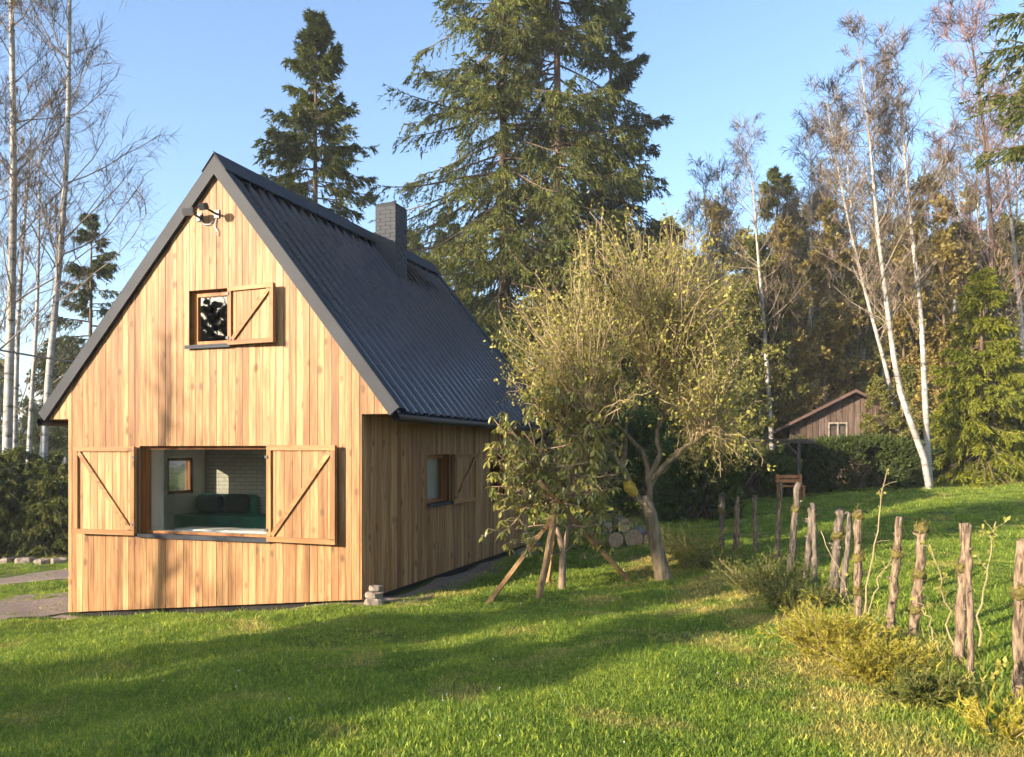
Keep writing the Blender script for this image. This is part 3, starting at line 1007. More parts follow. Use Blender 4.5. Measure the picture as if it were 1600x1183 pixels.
def spruce_meshes(h, r, seed, nb=220, nbl=34, nn=16, base=0.08, nlen=0.13, nwid=0.034, tr=0.2, droop=0.0, prof=0.85, trunk_bend=0.0):
    rng = np.random.default_rng(seed)
    wood_, leaf = MB(), MB()
    k = 12
    tz = np.linspace(0, h, k)
    tp = np.stack([np.cumsum(rng.normal(0, 0.012 * h / 12, k)) + trunk_bend * (tz / h) ** 2, np.cumsum(rng.normal(0, 0.012 * h / 12, k)), tz], 1)[None]
    tp[0, 0, :2] = 0
    tubes(wood_, tp, (tr * (1 - tz / h) ** 0.9 + 0.012)[None], 9)
    t = base + (1 - base) * np.sort(rng.uniform(0, 1, nb)) ** 1.22
    t = np.clip(np.round(t * 46) / 46 + rng.normal(0, 0.006, nb), base * 0.9, 0.99)
    p, _ = along(np.repeat(tp, nb, 0), t)
    az = rng.uniform(0, 2 * math.pi, nb)
    el = np.radians(-20 - droop + 55 * t ** 1.9) + rng.normal(0, 0.1, nb)
    L = r * ((1 - t) / (1 - base)) ** prof * rng.uniform(0.62, 1.12, nb) + 0.18
    d = np.stack([np.cos(az) * np.cos(el), np.sin(az) * np.cos(el), np.sin(el)], 1)
    bp = grow(p, d, L, 7, rng, 0.06, [-0.05, -0.05, -0.02, 0.04, 0.08, 0.10])
    br = (0.012 + 0.011 * L)[:, None] * np.linspace(1, 0.15, 7)[None]
    tubes(wood_, bp, br, 3)
    idx = np.repeat(np.arange(nb), nbl)
    tt = rng.uniform(0.12, 1.0, nb * nbl) ** 0.8
    q, tg = along(bp[idx], tt)
    side = unit(np.cross(tg, np.array([0, 0, 1.0]))) * rng.choice([-1, 1], nb * nbl)[:, None]
    dd = unit(tg * 0.75 + side * rng.uniform(0.2, 0.95, nb * nbl)[:, None] + np.array([0, 0, -1.0]) * rng.uniform(0.25, 1.25, nb * nbl)[:, None])
    LL = (L[idx] * 0.27 * (1.08 - 0.72 * tt) + 0.16) * rng.uniform(0.6, 1.3, nb * nbl)
    sp = grow(q, dd, LL, 4, rng, 0.08, -0.05)
    tubes(wood_, sp[::3], 0.006, 2)
    needles(leaf, sp, nn, nlen, nwid, rng, 0.75)
    needles(leaf, bp, 26, nlen, nwid, rng, 0.75, 0.35)
    # leader
    lead = np.repeat(tp[:, -3:], 1, 0)
    needles(leaf, lead, 40, nlen, nwid, rng, 0.7)
    return wood_.mesh('trunk', True), leaf.mesh('crown')

def polyline_trunk(pts_px, y, base_z, k=14, ydrift=0.0, seed=0):
    r = np.random.default_rng(seed)
    P = []
    for i, (px, py) in enumerate(pts_px):
        yy = y + ydrift * i
        P.append((at(px, yy), yy, up(py, yy)))
    P = np.array(P)
    P[0, 2] = min(P[0, 2], base_z)
    s = np.concatenate([[0], np.cumsum(np.linalg.norm(np.diff(P, axis=0), axis=1))])
    ss = np.linspace(0, s[-1], k)
    out = np.stack([np.interp(ss, s, P[:, j]) for j in range(3)], 1)
    out[1:-1] = (out[:-2] + 2 * out[1:-1] + out[2:]) / 4
    return out

def bare_tree(trunk, r0, seed, n1=30, n2=7, n3=8, t0=0.28, spread=0.24, upness=0.06, hang=-0.06, twig=0.009, leaf=0, leaf_size=0.1, tmid=0.0):
    """trunk: (k,3) local points; returns trunk mesh, crown mesh and leaf mesh"""
    rng = np.random.default_rng(seed)
    wood_, crown, lf = MB(), MB(), MB()
    k = len(trunk)
    H = np.linalg.norm(np.diff(trunk, axis=0), axis=1).sum()
    tp = trunk[None]
    tubes(wood_, tp, (r0 * (1 - np.linspace(0, 1, k)) ** 0.8 * 0.93 + r0 * 0.05)[None], 9)
    t = t0 + (1 - t0) * rng.uniform(0, 1, n1) ** 0.85
    p, d = along(np.repeat(tp, n1, 0), t)
    a = np.radians(rng.normal(48, 11, n1))
    q = perp(d, rng)
    dir1 = unit(d * np.cos(a)[:, None] + q * np.sin(a)[:, None])
    L1 = H * spread * (1.05 - 0.8 * t) * rng.uniform(0.55, 1.2, n1) + 0.25
    b1 = grow(p, dir1, L1, 6, rng, 0.12, upness)
    r1 = r0 * 0.20 * (1.1 - t)[:, None] * np.linspace(1, 0.25, 6)[None] + 0.006
    tubes(crown, b1, r1, 4)
    p2, d2, i2, t2 = kids(b1, n2, 0.2, 1.0, 0.75, rng)
    L2 = L1[i2] * 0.42 * (1.15 - 0.7 * t2) * rng.uniform(0.6, 1.3, len(i2)) + 0.12
    b2 = grow(p2, d2, L2, 5, rng, 0.14, [0.03, 0.0, hang * 0.5, hang])
    tubes(crown, b2, np.linspace(1, 0.5, 5)[None] * twig * 1.5, 2)
    p3, d3, i3, t3 = kids(b2, n3, 0.15, 1.0, 0.65, rng)
    L3 = L2[i3] * 0.5 * rng.uniform(0.6, 1.3, len(i3)) + 0.1
    b3 = grow(p3, d3, L3, 4, rng, 0.12, [hang, hang * 2, hang * 2])
    tubes(crown, b3, np.linspace(1, 0.5, 4)[None] * twig, 2)
    if leaf:
        pl, dl, il, tl = kids(b3, leaf, 0.1, 1.0, 0.8, rng)
        leaves(lf, pl, dl, np.full(len(pl), leaf_size), rng, 0.7)
    return wood_.mesh('trunk', True), crown.mesh('crown'), (lf.mesh('foliage') if leaf else None)

def placed_bare(name, poly, r0, y, label, group=None, bark_m='birch', twig_m='birchtwig', leaf_m='goldleaf', ydrift=0.0, **kw):
    x0 = at(poly[0][0], y)
    bz = gz1(x0, y) - 0.1
    tr = polyline_trunk(poly, y, bz, ydrift=ydrift, seed=kw.get('seed', 0))
    org = tr[0].copy()
    a, b, c = bare_tree(tr - org, r0, **kw)
    parts = [('trunk', a, bark_m), ('crown', b, twig_m)]
    if c:
        parts.append(('foliage', c, leaf_m))
    return tree_thing(name, tuple(org), parts, label, group=group)

# tall spruces behind the house
def spruce_at(px, y, top_py, r, seed, label, m='spruce', group='spruces', name='spruce_tree', **kw):
    x = at(px, y)
    z0 = gz1(x, y) - 0.1
    h = up(top_py, y) - z0
    a, b = spruce_meshes(h, r, seed, **kw)
    return tree_thing(name, (x, y, z0), [('trunk', a, 'bark_dark'), ('crown', b, m)], label, group=group)
spruce_at(785, 34.5, -470, 8.2, 11, 'huge spruce with bare lower trunk nearest the chimney', 'sprucegold', nb=360, nbl=42, nn=13, tr=0.27, nlen=0.21, nwid=0.055, base=0.05, prof=0.7, droop=4)
spruce_at(868, 33, -440, 5.2, 12, 'huge full spruce with hanging boughs in the middle of the three', 'sprucegold', nb=400, nbl=42, nn=14, tr=0.25, nlen=0.20, nwid=0.055, base=0.05, prof=0.62, droop=6)
spruce_at(958, 38, -70, 5.0, 17, 'dark spruce at the right of the three tall ones', 'spruce', nb=240, nbl=36, nn=13, tr=0.22, nlen=0.2, nwid=0.06, base=0.05, prof=0.7, droop=4)
spruce_at(490, 31, 22, 4.7, 13, 'slim pointed spruce rising behind the roof ridge', 'sprucegold', nb=330, nbl=34, nn=12, tr=0.2, nlen=0.19, nwid=0.055, prof=0.8)
spruce_at(143, 34, 335, 2.6, 14, 'small ragged spruce between the left birches and the roof edge', 'spruce', nb=110, nbl=26, nn=15, tr=0.15, nlen=0.16, nwid=0.04, base=0.3)
spruce_at(1790, 17, -420, 3.2, 15, 'spruce whose branches reach in at the top right edge', 'sprucegold', nb=170, nbl=34, nn=15, tr=0.22, nlen=0.14, nwid=0.04, base=0.46, prof=0.6)
spruce_at(1533, 29, 425, 2.9, 16, 'bright green young spruce at the right edge of the meadow', 'sprucelight', nb=230, nbl=34, nn=14, tr=0.12, nlen=0.16, nwid=0.05, base=0.02, prof=1.0, droop=4)

# left birches, still bare
placed_bare('birch_tree', [(8, 790), (14, 600), (22, 330), (20, 100), (14, -140), (20, -420)], 0.165, 26, 'tall bare birch at the left edge with pale straight trunk', 'bare birches on the left', seed=21, n1=44, n2=9, n3=12, spread=0.2)
placed_bare('birch_tree', [(60, 790), (74, 600), (95, 400), (107, 220), (108, 40), (113, -200), (116, -380)], 0.13, 25.5, 'bare birch leaning right between the left edge and roof', 'bare birches on the left', seed=22, n1=46, n2=9, n3=12, spread=0.21)
placed_bare('birch_tree', [(40, 780), (48, 640), (58, 500), (62, 330), (60, 200)], 0.10, 27.5, 'thin bare birch between the two tall left birches', 'bare birches on the left', seed=23, n1=24, n2=7, n3=8, spread=0.2)
placed_bare('birch_tree', [(-6, 800), (-4, 620), (-14, 400), (-30, 150), (-36, -50)], 0.14, 24.8, 'bare birch cut off by the left edge of the picture', 'bare birches on the left', seed=24, n1=34, n2=8, n3=10, spread=0.2)
placed_bare('birch_tree', [(20, 760), (26, 560), (34, 400), (46, 260), (50, 150)], 0.12, 30, 'distant bare birch behind the tall left birches', 'bare birches on the left', seed=25, n1=30, n2=7, n3=9, spread=0.22, twig=0.012)

# right birches
RB = 'white birches behind the right meadow'
placed_bare('birch_tree', [(1453, 752), (1448, 700), (1425, 672), (1404, 615), (1386, 480), (1370, 350), (1358, 200), (1340, 60)], 0.115, 27, 'tall white birch with curved foot rising from the meadow clump', RB, seed=31, n1=46, n2=8, n3=10, t0=0.34, spread=0.19)
placed_bare('birch_tree', [(1453, 740), (1447, 660), (1440, 500), (1420, 320), (1410, 200), (1400, 70)], 0.115, 27.4, 'straight white birch right of the curved one in the clump', RB, seed=32, n1=46, n2=8, n3=10, t0=0.34, spread=0.19)
placed_bare('birch_tree', [(1415, 690), (1392, 600), (1366, 510), (1335, 390), (1308, 260), (1290, 150)], 0.105, 32, 'birch leaning left with bluish bare crown', RB, seed=33, n1=46, n2=8, n3=9, t0=0.34, spread=0.22)
placed_bare('birch_tree', [(1556, 740), (1556, 520), (1548, 330), (1535, 180), (1512, 20)], 0.14, 30, 'dark trunked birch with reddish bare top near right edge', RB, bark_m='bark_dark', twig_m='rosetwig', seed=34, n1=54, n2=9, n3=10, t0=0.28, spread=0.26)
placed_bare('birch_tree', [(1210, 720), (1200, 600), (1192, 480), (1184, 400), (1178, 300), (1166, 215)], 0.12, 33, 'forked birch with pale trunk behind the leafing round tree', RB, seed=35, n1=46, n2=8, n3=10, t0=0.38, spread=0.20)
placed_bare('birch_tree', [(1605, 720), (1598, 520), (1588, 420), (1572, 270), (1560, 180)], 0.13, 33, 'white birch trunk hugging the right edge', RB, seed=36, n1=28, n2=6, n3=8, t0=0.4, spread=0.18)
placed_bare('birch_tree', [(1252, 690), (1246, 620), (1238, 560), (1226, 450), (1215, 380)], 0.14, 35, 'white birch trunk beside the red cottage eave', RB, seed=37, n1=20, n2=6, n3=8, t0=0.5, spread=0.2, leaf=1, leaf_size=0.08)
placed_bare('birch_tree', [(1352, 690), (1350, 600), (1348, 500), (1338, 380), (1322, 260), (1325, 190)], 0.15, 38, 'white birch standing right behind the brown cottage roof', RB, seed=38, n1=36, n2=7, n3=8, t0=0.38, spread=0.21, leaf=1, leaf_size=0.08)
placed_bare('birch_tree', [(1120, 700), (1116, 520), (1110, 400), (1100, 300), (1095, 255)], 0.13, 40, 'grey bare birch showing above the round tree', RB, seed=39, n1=26, n2=7, n3=8, t0=0.5, spread=0.2, twig=0.013)
placed_bare('birch_tree', [(1478, 720), (1490, 500), (1500, 330), (1496, 240)], 0.12, 42, 'slender birch between the clump and the dark birch', RB, seed=40, n1=26, n2=6, n3=8, t0=0.4, spread=0.2, leaf=1, leaf_size=0.08)

# forest behind the cottage: a few kinds, copied
def straight(h, seed):
    r = np.random.default_rng(seed)
    z = np.linspace(0, h, 12)
    return np.stack([np.cumsum(r.normal(0, 0.06, 12)), np.cumsum(r.normal(0, 0.06, 12)), z], 1)
FOREST = {}
for i, (h, sp, m, lf, ls) in enumerate([(13, 0.17, 'goldleaf', 5, 0.19), (12, 0.19, 'oliveleaf', 5, 0.21), (14, 0.15, 'goldleaf', 5, 0.18), (11, 0.22, 'oliveleaf', 5, 0.21)]):
    a, b, c = bare_tree(straight(h, 60 + i), 0.13, 70 + i, n1=46, n2=7, n3=7, t0=0.14, spread=sp, twig=0.012, leaf=lf, leaf_size=ls)
    FOREST['leafy%d' % i] = (h, [('trunk', a, 'bark_tan'), ('crown', b, 'birchtwig'), ('foliage', c, m)])
for i, (h, r, m) in enumerate([(13, 2.3, 'spruce'), (11, 2.4, 'sprucegold')]):
    a, b = spruce_meshes(h, r, 80 + i, nb=150, nbl=26, nn=12, nlen=0.2, nwid=0.055, tr=0.16, prof=0.75, droop=5)
    FOREST['dark%d' % i] = (h, [('trunk', a, 'bark_dark'), ('crown', b, m)])
for i in range(2):
    a, b, c = bare_tree(straight(15, 90 + i), 0.10, 95 + i, n1=42, n2=8, n3=9, t0=0.35, spread=0.17, twig=0.012)
    FOREST['bare%d' % i] = (15, [('trunk', a, 'birch'), ('crown', b, 'birchtwig')])
def forest(kind, px, y, top_py, label, group, rz=0.0, name=None, far=1.28):
    h, parts = FOREST[kind]
    y = y * far if px > 1000 else y
    x = at(px, y)
    z0 = gz1(x, y) - 0.2
    s = (up(top_py, y) - z0) / h
    return tree_thing(name or ('spruce_tree' if kind.startswith('dark') else 'deciduous_tree'), (x, y, z0), parts, label, group=group, rz=rz, scale=s)
fg = 'trees of the wood behind the brown cottage'
forest('dark1', 1212, 39, 268, 'slim golden lit spruce above the round tree', fg, 0.3)
forest('dark0', 1316, 44, 345, 'dark spruce left of the curved white birch', fg, 1.3)
forest('dark0', 1425, 46, 350, 'dark spruce between the two clump birches', fg, 2.3)
forest('leafy0', 1282, 41, 325, 'golden leafing tree directly above the cottage ridge', fg, 0.5)
forest('leafy2', 1455, 42, 300, 'golden leafing tree right of the straight birch', fg, 1.1)
forest('leafy0', 1512, 46, 320, 'golden leafing tree left of the dark trunked birch', fg, 3.0)
forest('leafy1', 1250, 43, 350, 'olive leafing tree left of the cottage ridge', fg, 2.0)
forest('leafy3', 1160, 41, 380, 'low olive leafing tree right behind the round tree', fg, 0.9)
forest('leafy2', 1140, 46, 330, 'thin golden tree showing past the round tree crown', fg, 0.2)
forest('leafy1', 1380, 40, 420, 'olive tree behind the curved birch trunk', fg, 4.0)
forest('leafy3', 1478, 38, 480, 'low olive tree between clump and bright spruce', fg, 5.0)
forest('dark1', 1590, 40, 400, 'spruce behind the dark birch at right edge', fg, 1.9)
for i, (kd, px, yv, tp, lb) in enumerate([
        ('leafy0', 1296, 36.5, 335, 'sunlit golden tree standing right behind the cottage apex'), ('leafy2', 1243, 35.0, 365, 'sunlit golden tree above the left eave of the cottage'),
        ('leafy1', 1345, 37.5, 410, 'sunlit olive tree between the leaning and the curved birch'), ('leafy2', 1405, 36.5, 375, 'sunlit golden tree seen between the two clump birches'),
        ('leafy0', 1474, 35.5, 335, 'sunlit golden tree just right of the straight birch'), ('leafy3', 1512, 37.0, 380, 'sunlit olive tree left of the bright young spruce'),
        ('leafy1', 1192, 34.0, 425, 'sunlit olive tree showing right beside the round tree crown'), ('leafy3', 1150, 33.0, 470, 'low sunlit olive tree half hidden by the round tree'),
        ('leafy3', 1405, 31.2, 585, 'low leafing tree in front of the right half of the brown cottage'), ('leafy3', 1362, 31.3, 600, 'low leafing bush tree in front of the middle of the brown cottage'), ('leafy1', 1585, 36.0, 360, 'sunlit olive tree at the right edge behind the dark birch')]):
    forest(kd, px, yv, tp, lb, 'sunlit trees at the edge of the wood', i * 0.7, far=1.0)
wood_lab = 'tree in the dense brown wood far behind the meadow'
r_ = random.Random(12)
for i in range(46):
    px = 985 + i * 15 + r_.uniform(-12, 12)
    yv = r_.uniform(48, 74)
    kind = r_.choice(['leafy0', 'leafy1', 'leafy2', 'leafy3', 'leafy0', 'leafy1', 'dark1'])
    forest(kind, px, yv, r_.uniform(355, 470) if px > 1230 or px < 1120 else r_.uniform(430, 540), wood_lab, 'trees deep in the wood', r_.uniform(0, 6))
for i, (px, yv, tp) in enumerate([(1075, 36, 300), (1140, 34, 270), (1235, 36, 290), (1268, 33, 200), (1318, 35, 130), (1378, 36, 170), (1470, 34, 200), (1530, 36, 110), (1578, 34, 140)]):
    forest('bare%d' % (i % 2), px, yv, tp, 'slender bare birch among the birches behind the meadow', 'slender birches of the wood', i * 0.8, 'birch_tree')
for i, (px, yv, tp, kind) in enumerate([(60, 55, 560, 'leafy3'), (110, 60, 545, 'leafy1'), (10, 58, 575, 'leafy1'), (-60, 52, 520, 'leafy3'), (160, 62, 560, 'leafy3')]):
    forest(kind, px, yv, tp, 'hazy brown tree low behind the left birches', 'low trees behind the left birches', i * 1.1)
for i, (px, yv, tp) in enumerate([(640, 44, 360), (700, 46, 330), (745, 50, 380), (955, 40, 300), (1010, 42, 420)]):
    forest(['dark1', 'dark0'][i % 2], px, yv, tp, ['spruce showing just right of the chimney', 'spruce glimpsed low behind the roof end', 'dark spruce between roof end and big trunk', 'dark spruce filling in right of the huge pair', 'low dark spruce behind the round tree top'][i], 'spruces', i * 0.9)

# ------------------------------------------------------------------ hedges and bushes
def hedge_mesh(lx, ly, h, seed, n=7000, nn=9, nlen=0.13, nwid=0.04, rough=0.22):
    rng = np.random.default_rng(seed)
    th = rng.uniform(0, 2 * math.pi, n)
    zz = rng.uniform(0.0, 1.0, n) ** 0.75
    e = 0.45
    shell = 1 - np.abs(rng.normal(0, 0.2, n))
    bulge = (1 - zz ** 3.5) ** 0.5
    cx = np.sign(np.cos(th)) * np.abs(np.cos(th)) ** e
    sy = np.sign(np.sin(th)) * np.abs(np.sin(th)) ** e
    x = cx * lx / 2 * (0.35 + 0.65 * bulge) * shell
    y = sy * ly / 2 * (0.25 + 0.75 * bulge) * shell
    z = zz * h
    lump = 1 + rough * (np.sin(x * 2.1 + seed) * np.cos(y * 2.7) + np.sin(z * 3.3 + x * 1.3))* 0.5
    p = np.stack([x * (1 + 0.0 * lump), y * lump, z * (0.9 + 0.12 * lump)], 1)
    top = rng.uniform(size=n) < 0.35
    p[top, 0] = rng.uniform(-lx / 2, lx / 2, top.sum()) * 0.96
    p[top, 1] = rng.uniform(-ly / 2, ly / 2, top.sum()) * 0.85
    p[top, 2] = h * (0.93 + 0.07 * np.sin(p[top, 0] * 2.7 + seed) + rng.normal(0, 0.03, top.sum()) - 0.12 * (np.abs(p[top, 1]) / (ly / 2)) ** 2 - 0.15 * (np.abs(p[top, 0]) / (lx / 2)) ** 6)
    d = unit(p - np.array([0, 0, h * 0.35]) * 1.0 + rng.normal(0, 0.5, p.shape))
    d[:, 2] += 0.35
    sp = grow(p, unit(d), rng.uniform(0.12, 0.34, n), 3, rng, 0.15)
    leaf, wd = MB(), MB()
    needles(leaf, sp, nn, nlen, nwid, rng, 0.8)
    st = np.stack([np.linspace(-lx * 0.4, lx * 0.4, 5), np.zeros(5), np.zeros(5)], 1)
    tubes(wd, grow(np.repeat(st, 6, 0), np.stack([rng.normal(0, 0.4, 30), rng.normal(0, 0.3, 30), np.ones(30)], 1), h * 0.8, 4, rng, 0.1), np.linspace(0.05, 0.012, 4)[None], 4)
    return wd.mesh('stems'), leaf.mesh('foliage')
def hedge(name, px, y, lx, ly, h, seed, label, m='hedge', cat='hedge', rz=0.0, group=None, x=None, **kw):
    a, b = hedge_mesh(lx, ly, h, seed, **kw)
    x = at(px, y) if x is None else x
    return tree_thing(name, (x, y, gz1(x, y) - 0.1), [('stems', a, 'bark_dark'), ('foliage', b, m)], label, cat, group, rz)
hedge('hedge', 1340, 29.3, 4.9, 2.2, 1.72, 1, 'wide dark green hedge in front of the brown cottage', n=10500, rz=0.05)
hedge('hedge', 1165, 28.0, 2.9, 2.0, 1.55, 2, 'shaded hedge left of the dark garden post', n=8000)
hedge('conifer_bush', 1085, 21.5, 1.9, 1.9, 2.0, 3, 'dark conifer bush right behind the round tree trunk', cat='bush', n=4500)
hedge('conifer_bush', 1035, 24.0, 3.0, 2.4, 2.8, 4, 'dark tall conifer bush behind the log pile', cat='bush', n=5500)
ys_a, ys_b = spruce_meshes(2.6, 1.55, 131, nb=120, nbl=24, nn=13, nlen=0.11, nwid=0.036, tr=0.04, base=0.02, prof=0.75)
for i, (px, y, sc_, lb) in enumerate([(8, 22.6, 1.0, 'young spruce at the left edge beside the driveway'), (48, 23.2, 0.86, 'low young spruce between its two taller neighbours by the driveway'), (88, 22.8, 0.98, 'young spruce by the driveway nearest the house'), (-40, 22.4, 1.15, 'tallest young spruce by the driveway, cut by the left edge'), (28, 24.6, 1.15, 'young spruce in the back row under the left birches'), (70, 24.8, 1.1, 'young spruce behind, just left of the leaning birch'), (118, 24.4, 0.95, 'young spruce half hidden behind the house corner')]):
    x = at(px, y)
    tree_thing('young_spruce', (x, y, gz1(x, y) - 0.1), [('trunk', ys_a, 'bark_dark'), ('crown', ys_b, 'sprucegold')], lb, group='young spruces by the driveway', rz=i * 1.2, scale=sc_)
hedge('conifer_bush', 1580, 30.0, 2.4, 2.0, 3.4, 7, 'bright conifer bush at the right edge beside the young spruce', cat='bush', n=5000, m='sprucelight')
hedge('conifer_bush', 1487, 31.5, 1.5, 1.2, 0.85, 8, 'low brown bush under the blue roofed shed', cat='bush', n=1500, m='oliveleaf')
hedge('bare_thicket', 90, 38.0, 7.0, 3.0, 2.6, 9, 'brownish thicket behind the hedge left of the house', cat='thicket', n=6000, m='oliveleaf', nlen=0.2)
for i, (px, y, lx, h_) in enumerate([(1120, 52, 9, 4.5), (1250, 56, 10, 5.5), (1400, 54, 10, 5.0), (1540, 52, 9, 5.0), (1330, 47, 8, 3.2)]):
    hedge('thicket', px, y, lx, 3.5, h_, 20 + i, 'brown green thicket on the floor of the wood', cat='thicket', n=4200, nn=7, m=['oliveleaf', 'goldleaf'][i % 2], nlen=0.26, nwid=0.1, group='undergrowth of the wood')
for i, (px, y, s) in enumerate([(40, 21.0, 0.42), (66, 20.9, 0.3), (92, 21.0, 0.5), (10, 21.2, 0.34)]):
    x = at(px, y)
    tag(rock('boulder', (x, y, gz1(x, y) + 0.04), s, 0.4, 0.2, 70 + i, rz=i * 1.1), ['wide grey boulder under the hedge by the driveway, second from left', 'small grey boulder under the hedge by the driveway', 'large grey boulder under the hedge nearest the house', 'grey boulder under the hedge at the left edge'][i], 'boulder', 'boulders along the driveway hedge')

# ------------------------------------------------------------------ the round leafing tree
def px_pts(lst):
    return np.array([(at(px, y), y, up(py, y)) for px, py, y in lst])
def round_tree():
    rng = np.random.default_rng(77)
    Y = 12.2
    base = np.array([at(1040, Y), Y, gz1(at(1040, Y), Y) - 0.08])
    wood_, shoots, lf, lich = MB(), MB(), MB(), MB()
    def smooth(P, k):
        P = np.array(P)
        s = np.concatenate([[0], np.cumsum(np.linalg.norm(np.diff(P, axis=0), axis=1))])
        ss = np.linspace(0, s[-1], k)
        o = np.stack([np.interp(ss, s, P[:, j]) for j in range(3)], 1)
        o[1:-1] = (o[:-2] + 2 * o[1:-1] + o[2:]) / 4
        return o
    trunk = smooth(np.vstack([base, px_pts([(1031, 880, Y), (1022, 835, Y), (1014, 795, Y), (1006, 775, Y)])]), 10)
    tubes(wood_, trunk[None], np.array([0.16, 0.13, 0.114, 0.108, 0.105, 0.103, 0.102, 0.102, 0.098, 0.07])[None], 12)
    limbs = [[(1012, 790, Y), (1018, 745, Y + .05), (1012, 715, Y + .1), (990, 685, Y + .2), (965, 660, Y + .35), (940, 630, Y + .4)],
             [(1010, 790, Y), (985, 765, Y - .1), (972, 735, Y - .2), (955, 700, Y - .3), (942, 680, Y - .4), (925, 650, Y - .6)],
             [(1015, 760, Y), (1030, 715, Y + .1), (1028, 680, Y + .1), (1030, 640, Y + .2), (1032, 600, Y + .25)],
             [(1018, 750, Y), (1045, 725, Y - .2), (1075, 695, Y - .4), (1110, 670, Y - .6)],
             [(1014, 765, Y), (1035, 735, Y + .4), (1070, 700, Y + .8), (1090, 665, Y + 1.0)],
             [(985, 765, Y - .1), (975, 715, Y + .2), (978, 680, Y + .4), (985, 640, Y + .5)],
             [(965, 660, Y + .35), (945, 650, Y + .6), (905, 640, Y + .8)]]
    nodes, ndir = [], []
    for li in limbs:
        P = smooth(px_pts(li), 10)
        P[1:-1] += rng.normal(0, 0.02, (8, 3))
        tubes(wood_, P[None], np.linspace(0.052, 0.018, 10)[None], 8)
        for q in np.linspace(0.3, 1, 14):
            a, b = along(P[None], np.array([q]))
            nodes.append(a[0])
            ndir.append(b[0])
    nodes, ndir = np.array(nodes), np.array(ndir)
    # targets filling the crown
    n = 360
    c = np.array([at(984, Y), Y + 0.1, up(535, Y)])
    rad = np.array([1.98, 1.8, 1.92])
    d = unit(rng.normal(size=(n, 3)))
    d[:, 2] = np.where(d[:, 2] < -0.75, -d[:, 2], d[:, 2])
    tg = c + d * rad * (rng.uniform(0.1, 1, n) ** 0.45)[:, None] * rng.uniform(0.84, 1.08, n)[:, None]
    ext = []
    for (xa, xb, ya, yb, m) in ((1060, 1195, 560, 735, 75), (780, 890, 440, 650, 55), (900, 1000, 325, 400, 26), (1030, 1120, 330, 420, 26), (1120, 1190, 420, 560, 36)):
        for _ in range(m):
            yv = Y + rng.uniform(-0.9, 1.0)
            ext.append((at(rng.uniform(xa, xb), yv), yv, up(rng.uniform(ya, yb), yv)))
    tg = np.vstack([tg, np.array(ext)])
    n = len(tg)
    dist = np.linalg.norm(tg[:, None] - nodes[None], axis=-1) + rng.uniform(0, 0.5, (n, len(nodes)))
    pick = dist.argmin(1)
    p0 = nodes[pick]
    ctrl = p0 + (tg - p0) * 0.5 + np.array([0, 0, 0.12]) + rng.normal(0, 0.17, (n, 3))
    k = 9
    B = bez(p0, ctrl, tg, k) + np.concatenate([np.zeros((n, 1, 3)), rng.normal(0, 0.03, (n, k - 1, 3))], 1)
    tubes(shoots, B, np.linspace(0.011, 0.003, k)[None] * rng.uniform(0.7, 1.4, n)[:, None], 4)
    p2, d2, i2, t2 = kids(B, 14, 0.25, 1.0, 1.0, rng)
    d2[:, 2] += 0.1
    L2 = rng.uniform(0.12, 0.5, len(p2)) * (1.15 - 0.5 * t2)
    b2 = grow(p2, unit(d2), L2, 4, rng, 0.16, 0.03)
    tubes(shoots, b2, np.linspace(0.0042, 0.0022, 4)[None], 2)
    p3, d3, i3, t3 = kids(b2, 2, 0.3, 1.0, 0.6, rng)
    b3 = grow(p3, d3, rng.uniform(0.06, 0.2, len(p3)), 3, rng, 0.15)
    tubes(shoots, b3, 0.002, 2)
    for src, m in ((b2, 3), (b3, 2)):
        pl, dl, il, tl = kids(src, m, 0.35, 1.0, 0.7, rng)
        sel = rng.uniform(size=len(pl)) < 0.45
        leaves(lf, pl[sel], dl[sel], np.full(sel.sum(), 0.05), rng, 0.62)
    off = base
    for mb_ in (wood_, shoots, lf):
        mb_.v = [v - off for v in mb_.v]
    e = tree_thing('leafing_tree', tuple(base), [('trunk', wood_.mesh('trunk', True), 'bark_tan'), ('shoots', shoots.mesh('shoots'), 'shoot'), ('foliage', lf.mesh('foliage'), 'youngleaf')],
                   'round small tree with a dense twiggy crown just coming into leaf', 'tree')
    # lichen on the fork
    P = px_pts([(992, 772, Y - .06), (984, 762, Y - .12), (979, 752, Y - .16)]) - off
    P[:, 1] -= 0.02
    tubes(lich, P[None], np.array([[0.06, 0.092, 0.06]]), 9)
    link('lichen', lich.mesh('lichen', True), 'lichen', e)
round_tree()

